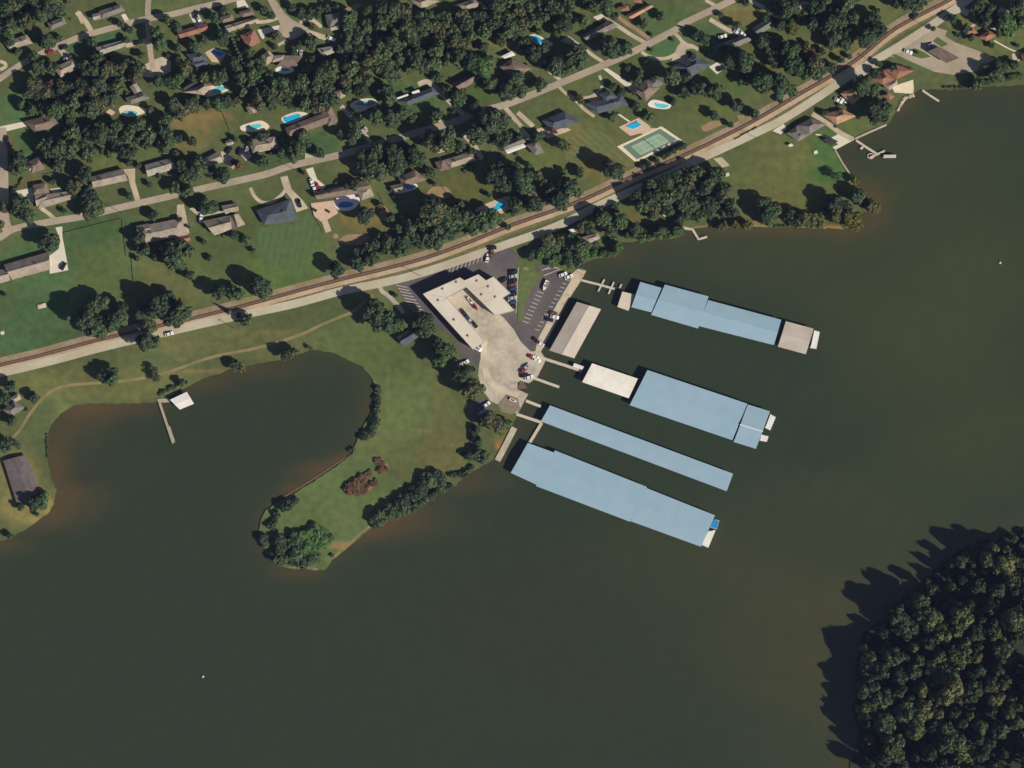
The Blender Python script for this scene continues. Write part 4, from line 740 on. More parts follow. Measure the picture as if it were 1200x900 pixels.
def boat_meshes():
    bm = bmesh.new(); prof = [(-3,-1.05),(-3,1.05),(.6,1.1),(2,.75),(3.1,.0),(2,-.75),(.6,-1.1)]
    T = [bm.verts.new((x, y, .9+.1*max(0, x)/3)) for x, y in prof]; B = [bm.verts.new((x*.93, y*.6, 0)) for x, y in prof]; n = len(prof)
    I = [bm.verts.new((x*.86-.12, y*.8, .9)) for x, y in prof]; F = [bm.verts.new((x*.86-.12, y*.8, .45)) for x, y in prof]
    bm.faces.new(B)
    for i in range(n):
        j = (i+1) % n
        bm.faces.new((B[i], B[j], T[j], T[i])); bm.faces.new((T[i], T[j], I[j], I[i])); bm.faces.new((I[i], I[j], F[j], F[i]))
    bm.faces.new(F); bmesh.ops.recalc_face_normals(bm, faces=bm.faces)
    bm.faces.new([bm.verts.new(v) for v in ((.9,-.8,.93),(1.9,-.6,.97),(2.65,0,1.0),(1.9,.6,.97),(.9,.8,.93))])
    hull = bpy.data.meshes.new('hull'); bm.to_mesh(hull); bm.free(); hull.materials.append(M_WHITE)
    bm = bmesh.new(); box(bm, (-1.6,0,.7), (.6,1.4,.5), bev=.08); box(bm, (-.2,.45,.7), (.6,.5,.6), bev=.06); box(bm, (-.2,-.45,.7), (.6,.5,.6), bev=.06); seats = bpy.data.meshes.new('seats'); bm.to_mesh(seats); bm.free(); seats.materials.append(M_DRAB)
    bm = bmesh.new(); a = [bm.verts.new(v) for v in ((.55,-.85,.92),(.85,0,.98),(.55,.85,.92),(.3,.8,1.4),(.55,0,1.45),(.3,-.8,1.4))]
    bm.faces.new((a[0],a[1],a[4],a[5])); bm.faces.new((a[1],a[2],a[3],a[4])); ws = bpy.data.meshes.new('windshield'); bm.to_mesh(ws); bm.free(); ws.materials.append(M_GLASS)
    bm = bmesh.new(); box(bm, (-3.15,0,.9), (.45,.4,.6), bev=.08); box(bm, (-3.2,0,.3), (.15,.12,.8)); mo = bpy.data.meshes.new('outboard_motor'); bm.to_mesh(mo); bm.free(); mo.materials.append(M_DRAB)
    bm = bmesh.new(); box(bm, (0,0,-.2), (5.4,.14,.14)); box(bm, (.0,.75,-.2), (4,.1,.12)); box(bm, (0,-.75,-.2), (4,.1,.12)); box(bm, (-.8,0,-.22), (.12,2,.1)); box(bm, (3.3,0,-.2), (1.6,.1,.1))
    for sy in (-1, 1): cyl(bm, (-.8,sy-.1,-.35), (-.8,sy+.1,-.35), .32, .32, 10)
    tr = bpy.data.meshes.new('trailer_frame'); bm.to_mesh(tr); bm.free(); tr.materials.append(M_STEEL)
    return hull, seats, ws, mo, tr
BMs = boat_meshes()
def boat(label, t, x, y, deg, z=-.85, k=1.0, trailer=False, hullm=None):
    p = PW(t, (x, y))[0]; r = thing('motorboat', label, 'boat', (p.x, p.y, z), math.radians(deg)); r.scale = (k, k, k)
    hb = child('hull', BMs[0], r, (0,0,0))
    if hullm: hb.material_slots[0].link = 'OBJECT'; hb.material_slots[0].material = hullm
    for nm, me in zip(('seats','windshield','outboard_motor'), BMs[1:4]): child(nm, me, r, (0,0,0))
    if trailer:
        q = thing('boat_trailer', 'dark steel trailer under the '+label, 'trailer', (p.x, p.y, z), math.radians(deg)); q.scale = (k, k, k); child('frame', BMs[4], q, (0,0,0))
boat('big white boat standing in the quayside parking lot','P',236,328,-112,.9,1.05,True)
boat('white boat parked nose out in the marina yard','O',908,436,-55,.9,.8,True)
boat('red boat parked behind the white one in the yard','O',942,480,-55,.9,.8,True,PAINT['red'])
boat('white boat parked on the gravel by the boat ramp','Q',490,415,-25,.9,.75,True)
boat('blue and white boat moored left of the white dock','Q',955,243,60,-.85,.75,False,PAINT['blue'])
def pontoon(label, t, quad, hh=2.6, roof=M_WHITE, name='houseboat', frac=.62):
    a, b, c, d = PW(t, *quad); cen = (a+b+c+d)/4; r = thing(name, label, 'boat', (cen.x, cen.y, -.6))
    if (b-a).cross(d-a) < 0: a, b, c, d = b, a, d, c
    bm = bmesh.new(); slab(bm, [a, b, c, d], -.9, .1); part('deck', bm, M_WHITE, r)
    ins = [p.lerp(cen, .18) for p in (a, b, c, d)]; bm = bmesh.new(); slab(bm, ins, .1, hh)
    for p, q in zip(ins, ins[1:]+ins[:1]):
        m = (p+q)/2; dv = q-p; box(bm, (m.x, m.y, 1.4), (dv.length*.7, .12, .7), math.atan2(dv.y, dv.x), 1)
    part('cabin', bm, [M_WHITE, M_GLASS], r)
    ov = [p.lerp(cen, .1) for p in (a, b, c, d)]; bm = bmesh.new(); slab(bm, ov, hh+.003, hh+.2); part('roof', bm, roof, r)
    e = [p.lerp(cen, .03) for p in (a, b, c, d)]; bm = bmesh.new()
    for p, q in zip(e, e[1:]+e[:1]): ribbon_bm(bm, [p, q], .06, .95, 1.02)
    for p in e: cyl(bm, (p.x, p.y, .1), (p.x, p.y, 1.0), .04, .04, 5)
    part('railing', bm, M_RIM, r)
pontoon('white houseboat at the outer end of the top dock row','d1',[(1087,286),(1117,295),(1100,382),(1068,376)])
pontoon('long white boat moored off the middle row end','d2',[(1077,333),(1107,350),(1078,420),(1050,405)])
pontoon('short white boat at the lower corner of the middle row end','d2',[(1030,438),(1070,450),(1060,480),(1022,472)],1.8)
pontoon('white boat at the outer end of the widest dock','d3',[(1000,645),(1035,645),(1000,728),(965,713)],2.0)
pontoon('blue-canopied boat beside the widest dock outer end','d3',[(1015,588),(1052,600),(1040,642),(1006,630)],2.2,mat('bright_blue_canvas', lin(40,125,180), var=.1, scale=.6))
pontoon('long beige pontoon boat beside the private dock','L',[(808,308),(900,308),(900,330),(808,330)],1.8,M_MROOF)
pontoon('white pontoon boat at the end of the shed gangway','Q',[(915,150),(990,178),(975,202),(903,178)],1.9)
pontoon('white boat moored at the inlet under the trees','P',[(628,95),(655,95),(652,130),(625,128)],1.8)
pontoon('white boat hauled out under the trees above the lot','J',[(395,715),(440,705),(455,725),(405,740)],2.0)
# jet-ski lift ring by the private dock
p = PW('L', (722,318))[0]; r = thing('boat_lift', 'empty ring-shaped boat lift beside the private dock', 'boat lift', (p.x, p.y, -.6))
bm = bmesh.new(); q = [Vector((p.x+2.0*math.cos(a)*.9, p.y+1.5*math.sin(a))) for a in np.linspace(0, 2*math.pi, 15)]; ribbon_bm(bm, q, .5, -.5, .1); part('frame', bm, M_PALEDOCK, r)
for gx, gy, w in ((238,793,'near the bottom of the open lake'),(1172,308,'near the right edge of the lake')):
    x, y = W(gx, gy); bm = bmesh.new(); cyl(bm, (x,y,-.9), (x,y,.1), .55, .65, 12); cyl(bm, (x,y,.1), (x,y,1.0), .4, .1, 10); tag(link_mesh('buoy', bm, M_WHITE), 'small white buoy alone '+w, 'buoy')
# garden oddments
p = PW('M', (295,352))[0]; r = thing('trailer', 'pale flat trailer standing alone on the big left lawn', 'trailer', (p.x, p.y, 0), .25)
bm = bmesh.new(); box(bm, (0,0,.7), (5,2.6,.2), bev=.04); box(bm, (-.5,.1,.95), (2.2,1.4,.3), bev=.05); o = link_mesh('bed', bm, M_MROOF, r)
for sx in (-.6, .6):
    for sy in (-1.35, 1.35): child('wheel', CM[2], r, (sx, sy, .33))
bm = bmesh.new(); box(bm, (3.2,0,.6), (1.6,.12,.12)); link_mesh('drawbar', bm, M_STEEL, r)
for tt, x, y, w in (('M',18,540,'at the left edge of the big lawn'),('L',335,290,'on the lakeside lawn below the grey house'),('K',313,327,'beside the wood at the left of the lakeside lawn')):
    p = PW(tt, (x, y))[0]; r = thing('picnic_table', 'white picnic table '+w, 'table', (p.x, p.y, 0), .3)
    bm = bmesh.new(); box(bm, (0,0,.75), (2.2,1.0,.08)); link_mesh('tabletop', bm, M_WHITE, r)
    for sy in (-.85, .85): bm = bmesh.new(); box(bm, (0,sy,.45), (2.2,.35,.07)); link_mesh('bench', bm, M_WHITE, r)
    for sx in (-.8, .8): bm = bmesh.new(); box(bm, (sx,0,.36), (.1,1.4,.7)); link_mesh('leg', bm, M_WHITE, r)
# ------------------------------------------------------------------ trees
def leaf_mat(name, c, c2):
    m = bpy.data.materials.new(name); m.use_nodes = True; nt = m.node_tree; N = nt.nodes; L = nt.links; b = N['Principled BSDF']
    b.inputs['Roughness'].default_value = .75; b.inputs['Specular IOR Level'].default_value = .15
    g = N.new('ShaderNodeNewGeometry'); oi = N.new('ShaderNodeObjectInfo'); tc = N.new('ShaderNodeTexCoord'); nz = N.new('ShaderNodeTexNoise'); nz.inputs['Scale'].default_value = 2.2; L.new(tc.outputs['Object'], nz.inputs['Vector'])
    mx = N.new('ShaderNodeMixRGB'); mx.inputs[1].default_value = (*c, 1); mx.inputs[2].default_value = (*c2, 1)
    ad = N.new('ShaderNodeMath'); ad.operation = 'MULTIPLY_ADD'; L.new(nz.outputs['Fac'], ad.inputs[0]); ad.inputs[1].default_value = 1.1; L.new(oi.outputs['Random'], ad.inputs[2])
    sb = N.new('ShaderNodeMath'); sb.operation = 'SUBTRACT'; sb.use_clamp = True; L.new(ad.outputs[0], sb.inputs[0]); sb.inputs[1].default_value = .55; L.new(sb.outputs[0], mx.inputs[0])
    r = N.new('ShaderNodeMapRange'); r.inputs['To Min'].default_value = .82; r.inputs['To Max'].default_value = 1.18; L.new(g.outputs['Random Per Island'], r.inputs['Value'])
    s = N.new('ShaderNodeVectorMath'); s.operation = 'SCALE'; L.new(mx.outputs[0], s.inputs[0]); L.new(r.outputs[0], s.inputs['Scale']); L.new(s.outputs[0], b.inputs['Base Color'])
    tl = N.new('ShaderNodeBsdfTranslucent'); L.new(s.outputs[0], tl.inputs['Color']); ms = N.new('ShaderNodeMixShader'); ms.inputs[0].default_value = .34
    L.new(b.outputs[0], ms.inputs[1]); L.new(tl.outputs[0], ms.inputs[2]); L.new(ms.outputs[0], N['Material Output'].inputs['Surface'])
    return m
LEAF = {'d':leaf_mat('dark_foliage',(0.069,0.105,0.059),(0.096,0.140,0.073)),'m':leaf_mat('mid_foliage',(0.088,0.137,0.067),(0.129,0.186,0.083)),'g':leaf_mat('bright_foliage',(0.083,0.161,0.056),(0.121,0.208,0.067)),
 'y':leaf_mat('yellow_foliage',(.14,.15,.045),(.22,.20,.055)),'o':leaf_mat('olive_foliage',(0.114,0.132,0.067),(0.168,0.175,0.083)),'b':leaf_mat('brown_foliage',(.15,.085,.05),(.20,.12,.075)),'w':leaf_mat('wood_foliage',(0.128,0.159,0.067),(0.222,0.235,0.096))}
CN = {'d':'dark green','m':'mid green','g':'bright green','y':'yellow-green','o':'olive','b':'russet','w':'pale olive'}
def crown(seed, n=2000, tall=1.15, nl=11, leaf=.086, conifer=False):
    r = np.random.default_rng(seed); C = []
    if conifer:
        h = 1-np.sqrt(r.random(n)); a = r.random(n)*6.283; rad = (1-h)*(.85+.25*np.sin(a*5+h*20)); pos = np.stack([np.cos(a)*rad, np.sin(a)*rad, h*3.0], 1); nor = np.stack([np.cos(a), np.sin(a), np.full(n, .7)], 1)
    else:
        ls = []
        for i in range(nl):
            a = i*2.4+r.random()*.9; q = math.sqrt((i+.4)/nl)*.68; s = r.uniform(.26, .46)*(1.15-.35*q); ls.append((math.cos(a)*q, math.sin(a)*q, tall*(.42+.42*(1-q*q))+r.uniform(-.16, .12), s))
        ls.append((0, 0, tall*.45, .55)); w = np.array([l[3]**2 for l in ls]); idx = r.choice(len(ls), n, p=w/w.sum()); L = np.array(ls)[idx]
        v = r.normal(size=(n, 3)); v[:, 2] = np.abs(v[:, 2])*1.1-.35; v /= np.linalg.norm(v, axis=1)[:, None]
        pos = L[:, :3]+v*L[:, 3:4]*(1-.35*r.random((n, 1))**2)*np.array([1, 1, .85]); nor = v
    nor = nor+r.normal(size=(n, 3))*.45; nor /= np.linalg.norm(nor, axis=1)[:, None]
    t = np.cross(nor, r.normal(size=(n, 3))); t /= np.linalg.norm(t, axis=1)[:, None]; b = np.cross(nor, t)
    s = leaf*(.6+.8*r.random((n, 1)))
    V = np.stack([pos-t*s-b*s*.7, pos+t*s-b*s*.5, pos+t*s*.8+b*s*.7, pos-t*s*.9+b*s*.6], 1).reshape(-1, 3)
    return V
def crown_mesh(V):
    n = len(V)//4; me = bpy.data.meshes.new('crown'); me.from_pydata(V.tolist(), [], np.arange(n*4).reshape(n, 4).tolist()); me.materials.append(LEAF['d']); me.update(); return me
CV = [crown(100+i, tall=1.0+.12*(i % 3), nl=8+i) for i in range(7)]; CMESH = [crown_mesh(v) for v in CV]
CONV = crown(55, 900, conifer=True, leaf=.11); CONM = crown_mesh(CONV)
LOD = [crown(100+i, 800, tall=1.0+.12*(i % 3), nl=8+i, leaf=.135) for i in range(7)]
SPV = [crown(200+i, 420, tall=1.05, nl=7, leaf=.075) for i in range(2)]; SPM = [crown_mesh(v) for v in SPV]   # thin crowns
def trunk_mesh():
    bm = bmesh.new(); cyl(bm, (0,0,-.05), (0,0,.55), .075, .05, 8)
    for i in range(5):
        a = i*1.26; cyl(bm, (0,0,.3+.04*i), (math.cos(a)*.5, math.sin(a)*.5, .85), .04, .015, 5)
    me = bpy.data.meshes.new('trunk'); bm.to_mesh(me); bm.free(); me.materials.append(M_TRUNK); return me
TRM = trunk_mesh()
TREES = []                                 # x, y, r (metres), kind, form, squash, wood label, height factor
def T(t, s):
    for x, y, r, k in s:
        sc = SHEET[t][2]; rr = r/sc*S*1.12; form = 'c' if k[-1] == 'C' else ('t' if k[-1] == 't' else 'n'); kk = k[0]
        gx, gy = px(t, x, y)
        if kk == 'd' : gx += .46*rr/S; gy += .27*rr/S; rr *= .78
        TREES.append([*W(gx, gy), rr, kk, form, .86, None, 1.0])
T('A',[(620,280,50,'d'),(900,205,34,'d'),(830,160,38,'d'),(340,300,60,'m'),(270,285,40,'d'),(420,270,28,'m'),(870,275,35,'d'),(340,460,60,'d'),(480,395,22,'d'),(980,380,36,'d'),(1170,390,24,'d'),(1130,300,60,'m'),(1100,240,50,'m'),(1180,140,40,'m'),(180,640,60,'d'),(240,660,60,'d'),(360,590,40,'b'),(320,760,60,'o'),(190,760,60,'d'),(480,600,60,'d'),(590,790,40,'m'),(470,830,50,'d'),(280,480,60,'m'),(1160,560,50,'d'),(1090,560,60,'d'),(1080,900,40,'m'),(130,370,30,'m'),(240,400,40,'m'),(60,290,40,'d'),(1060,770,30,'o')])
T('B',[(330,250,75,'d'),(135,310,52,'d'),(30,330,40,'d'),(350,60,45,'d'),(280,110,50,'d'),(640,60,40,'d'),(690,100,40,'d'),(520,170,40,'d'),(745,255,40,'o'),(720,320,30,'d'),(910,290,40,'d'),(880,315,40,'d'),(990,300,60,'m'),(830,40,45,'d'),(950,110,40,'d'),(1010,90,42,'d'),(1080,50,42,'d'),(1140,40,42,'d'),(980,400,40,'d'),(1170,330,50,'d'),(1190,240,40,'d'),(850,355,35,'d'),(240,290,25,'m'),(160,360,30,'d'),(20,170,50,'d'),(560,370,45,'m'),(600,410,50,'d'),(440,470,55,'d'),(350,490,36,'d'),(180,330,40,'m'),(1000,190,25,'b'),(950,250,20,'o'),(60,430,30,'m')])
for i in range(9): T('B',[(408+i*11,245+i*24,24,'dC')])
T('C',[(640,780,62,'d'),(775,780,22,'d'),(900,740,72,'d'),(1100,620,95,'d'),(1040,590,60,'m'),(985,480,90,'g'),(1040,440,50,'m'),(980,320,48,'d'),(110,620,72,'d'),(990,830,130,'d'),(1090,820,80,'d'),(740,650,40,'m'),(820,700,60,'m'),(180,770,60,'d'),(250,830,70,'m'),(350,840,70,'m'),(440,800,60,'m'),(120,860,50,'m'),(500,840,40,'m'),(120,160,30,'d'),(90,200,50,'d'),(860,410,90,'d'),(1100,280,50,'d'),(640,520,60,'d'),(580,470,60,'o'),(860,650,30,'o')])
T('D',[(165,215,36,'d'),(290,220,46,'d'),(210,350,75,'m'),(100,360,80,'d'),(640,315,100,'d'),(790,350,60,'m'),(720,390,40,'o'),(410,340,95,'d'),(440,430,90,'m'),(320,470,80,'m'),(220,430,70,'d'),(930,430,26,'d'),(800,475,30,'d'),(870,505,46,'d'),(900,155,46,'d'),(1015,102,46,'d'),(1120,545,70,'m'),(1190,530,60,'d'),(970,545,34,'d'),(850,550,50,'d'),(165,580,64,'d'),(50,640,60,'m'),(30,560,60,'m'),(690,600,40,'d'),(760,640,40,'d'),(880,750,36,'m'),(960,820,40,'m'),(1140,720,40,'m'),(700,105,40,'d'),(660,60,60,'m'),(500,150,50,'m'),(800,300,24,'d'),(1130,280,14,'m'),(980,355,14,'o'),(840,640,30,'d'),(60,290,60,'d'),(700,830,30,'o'),(970,240,18,'d'),(480,700,36,'o')])
T('E',[(70,235,60,'d'),(120,265,60,'d'),(310,390,105,'d'),(420,430,90,'m'),(250,330,50,'d'),(760,195,60,'y'),(700,190,40,'m'),(640,320,64,'d'),(740,370,80,'m'),(870,385,60,'b'),(780,470,90,'m'),(920,470,80,'o'),(620,440,55,'d'),(1090,415,36,'d'),(1020,470,50,'d'),(950,515,60,'m'),(450,540,75,'d'),(560,580,80,'m'),(680,620,90,'m'),(620,535,60,'d'),(760,640,50,'m'),(340,725,66,'d'),(470,785,55,'d'),(190,797,50,'d'),(70,600,90,'d'),(220,640,70,'m'),(-20,640,60,'d'),(250,95,30,'d'),(425,15,34,'d'),(350,165,44,'d'),(660,155,60,'d'),(590,160,40,'d'),(560,120,40,'d'),(850,300,30,'d'),(960,350,40,'d'),(860,535,40,'g'),(670,700,30,'d'),(740,60,90,'m'),(640,60,60,'m'),(60,385,26,'d'),(320,870,30,'d'),(1150,390,30,'d'),(1000,800,26,'m')])
T('F',[(30,250,90,'d'),(120,200,90,'d'),(90,120,80,'d'),(155,70,26,'d'),(110,260,60,'m'),(670,120,46,'d'),(640,118,30,'d'),(760,190,46,'d'),(880,120,90,'d'),(830,40,80,'d'),(930,60,60,'d'),(1060,190,90,'g'),(1150,60,70,'m'),(1150,120,60,'d'),(1000,150,60,'d'),(800,250,50,'d'),(950,310,40,'d'),(990,460,70,'d'),(1100,440,50,'d'),(890,470,50,'d'),(1000,540,60,'m'),(870,590,50,'m'),(800,580,40,'d'),(60,600,80,'m'),(120,650,60,'m'),(110,760,120,'d'),(170,800,80,'m'),(230,770,50,'m'),(130,500,46,'d'),(180,450,28,'m'),(440,365,16,'d'),(560,205,20,'m'),(1020,250,34,'o'),(1140,315,22,'d'),(1170,170,40,'m'),(260,475,40,'d')])
T('G',[(95,190,82,'d'),(70,275,60,'d'),(150,280,50,'m'),(130,240,40,'g'),(100,520,92,'d'),(200,620,66,'m'),(140,580,60,'d'),(300,770,96,'d'),(360,800,60,'m'),(440,576,28,'d'),(360,370,32,'d'),(560,300,82,'d'),(480,385,62,'d'),(590,480,90,'d'),(660,560,80,'m'),(600,430,60,'d'),(540,420,60,'o'),(640,590,60,'o'),(895,470,36,'d'),(1055,600,52,'d'),(900,155,66,'d'),(700,155,34,'d'),(620,215,34,'d'),(1010,100,56,'d'),(970,90,40,'m'),(1190,80,60,'m'),(950,760,60,'d'),(1000,840,55,'d'),(960,830,50,'d'),(1150,850,100,'d'),(1070,870,60,'d'),(10,680,34,'o'),(30,560,42,'o'),(1180,260,30,'d'),(890,235,40,'d'),(770,190,30,'m'),(1100,330,30,'d'),(960,260,30,'d'),(1040,390,30,'d'),(100,430,14,'o'),(420,270,60,'o'),(340,220,50,'d'),(980,720,40,'d')])
T('H',[(330,310,80,'d'),(200,290,70,'m'),(120,300,80,'d'),(60,250,80,'d'),(620,222,62,'d'),(820,110,85,'d'),(900,150,62,'m'),(870,190,60,'m'),(770,150,50,'d'),(1025,162,52,'d'),(270,560,75,'m'),(220,560,40,'m'),(432,745,42,'d'),(220,795,30,'d'),(535,792,36,'m'),(570,855,24,'d'),(120,692,18,'d'),(130,80,50,'d'),(40,70,40,'d'),(20,170,40,'d'),(440,70,30,'d'),(600,40,70,'d'),(540,90,40,'d'),(660,30,40,'d'),(480,260,36,'b'),(690,170,30,'d'),(430,230,30,'d'),(180,210,40,'d'),(930,90,50,'d'),(660,250,40,'m'),(780,190,40,'m'),(40,420,50,'m'),(130,440,50,'m'),(1170,30,50,'d'),(50,640,30,'d'),(20,840,50,'m'),(940,320,20,'b'),(80,830,50,'m'),(130,870,50,'m'),(1010,575,16,'d'),(1105,585,14,'d')])
T('I',[(330,160,95,'d'),(470,150,80,'d'),(120,250,95,'d'),(250,300,80,'m'),(380,270,80,'m'),(200,340,50,'m'),(540,230,60,'m'),(600,300,52,'d'),(640,100,90,'o'),(740,90,90,'m'),(800,120,60,'d'),(600,50,34,'d'),(580,540,125,'d'),(660,600,110,'o'),(760,640,90,'m'),(860,640,80,'m'),(960,670,90,'m'),(1070,640,70,'m'),(840,610,60,'d'),(1030,290,110,'d'),(1090,370,90,'d'),(1160,330,80,'m'),(1025,463,28,'d'),(125,590,85,'d'),(325,615,46,'d'),(275,545,26,'o'),(810,520,48,'d'),(440,605,18,'d'),(1185,580,50,'d'),(960,50,80,'m'),(1080,50,100,'d'),(370,690,50,'d'),(290,780,60,'d'),(900,150,40,'d'),(870,260,20,'m'),(920,280,26,'m'),(340,425,22,'d'),(360,480,18,'d'),(640,385,26,'d'),(60,380,60,'d'),(20,400,40,'d'),(100,40,50,'m'),(40,60,60,'d'),(980,610,26,'m'),(1170,700,24,'m')])
T('J',[(310,100,58,'d'),(385,132,36,'y'),(95,252,36,'d'),(650,265,100,'d'),(735,310,60,'m'),(450,300,52,'d'),(360,305,26,'m'),(310,385,90,'d'),(280,480,90,'d'),(410,430,80,'m'),(240,420,60,'d'),(60,370,100,'m'),(20,300,60,'m'),(100,510,90,'d'),(30,540,60,'m'),(160,520,40,'o'),(350,530,60,'m'),(180,340,40,'o'),(220,390,40,'g'),(470,455,36,'m'),(30,50,40,'d'),(160,50,50,'d'),(140,60,50,'d'),(290,20,30,'b'),(1060,560,60,'d'),(960,600,50,'d'),(830,700,76,'d'),(760,660,60,'m'),(590,620,60,'d'),(640,640,60,'m'),(690,720,50,'m'),(520,700,50,'d'),(1150,640,50,'d'),(480,840,70,'m')])
for i, (x, y) in enumerate([(905,265),(945,250),(1000,222),(1050,195),(1085,172),(1120,152),(1160,132),(1195,118)]): T('J',[(x,y,30,'d')])
T('K',[(520,520,90,'d'),(545,590,80,'d'),(625,585,60,'m'),(660,570,40,'y'),(720,600,64,'d'),(760,640,60,'d'),(840,640,60,'o'),(900,650,46,'o'),(965,682,34,'y'),(280,690,40,'o'),(450,685,40,'y'),(370,680,36,'y'),(1040,320,62,'dt'),(600,650,50,'m')])
T('L',[(610,492,34,'y'),(580,570,66,'d'),(640,610,50,'m'),(410,625,85,'d'),(500,650,70,'d'),(575,770,72,'y'),(620,800,50,'y'),(470,730,62,'o'),(720,672,52,'o'),(760,690,34,'y'),(360,690,60,'d'),(690,640,36,'o'),(540,720,46,'o')])
T('M',[(560,400,115,'d'),(640,440,80,'d'),(700,340,76,'m'),(720,510,80,'m'),(660,520,60,'m'),(820,350,70,'d'),(800,470,70,'m'),(860,440,50,'m'),(1050,310,125,'d'),(970,380,80,'d'),(1130,330,90,'d'),(1160,270,70,'d'),(1180,400,60,'m'),(980,570,92,'d'),(1090,605,50,'m'),(1050,490,60,'o'),(740,805,78,'d'),(800,855,50,'m'),(1070,790,46,'dt'),(1085,860,36,'dt'),(950,10,30,'d'),(1170,20,50,'d'),(165,138,18,'d'),(40,275,16,'b')])
T('N',[(70,410,90,'m'),(20,440,80,'m'),(20,330,60,'d'),(110,122,48,'d'),(300,240,80,'d'),(400,235,62,'d'),(575,185,100,'d'),(660,240,70,'m'),(480,262,50,'m'),(400,385,26,'dC'),(462,408,30,'d'),(535,448,50,'m'),(430,755,54,'d'),(500,785,34,'y'),(790,680,56,'d'),(870,685,40,'o'),(970,640,30,'dt'),(60,882,36,'d'),(1130,70,80,'d'),(40,40,80,'m'),(280,20,26,'m')])
T('O',[(175,475,115,'d'),(250,520,80,'d'),(300,580,90,'m'),(370,600,70,'m'),(420,610,50,'g'),(520,550,100,'d'),(610,640,62,'m'),(560,660,40,'o'),(640,740,90,'d'),(740,790,70,'m'),(700,850,60,'g'),(370,388,24,'d'),(80,150,80,'d'),(170,120,80,'d')])
T('P',[(740,60,40,'g'),(720,100,30,'m'),(680,110,30,'m')])
T('Q',[(90,200,95,'d'),(150,270,70,'m'),(210,340,80,'o'),(190,300,60,'m'),(330,555,70,'o'),(390,590,60,'o'),(440,580,40,'g'),(215,610,36,'d'),(250,540,60,'d'),(230,690,36,'d'),(160,790,40,'d'),(240,780,36,'m'),(290,800,40,'m')])
T('R',[(500,35,44,'d'),(560,60,40,'m'),(770,40,34,'dt'),(150,140,40,'d'),(40,85,40,'d'),(10,380,46,'d'),(75,385,34,'dt'),(150,660,56,'d'),(200,685,46,'m'),(225,650,30,'m'),(90,695,26,'d'),(40,840,24,'d'),(45,262,34,'d'),(10,150,40,'d'),(180,735,16,'d')])
NIND = len(TREES)
def SX(*p): return [(x-25, y-31) for x, y in p]
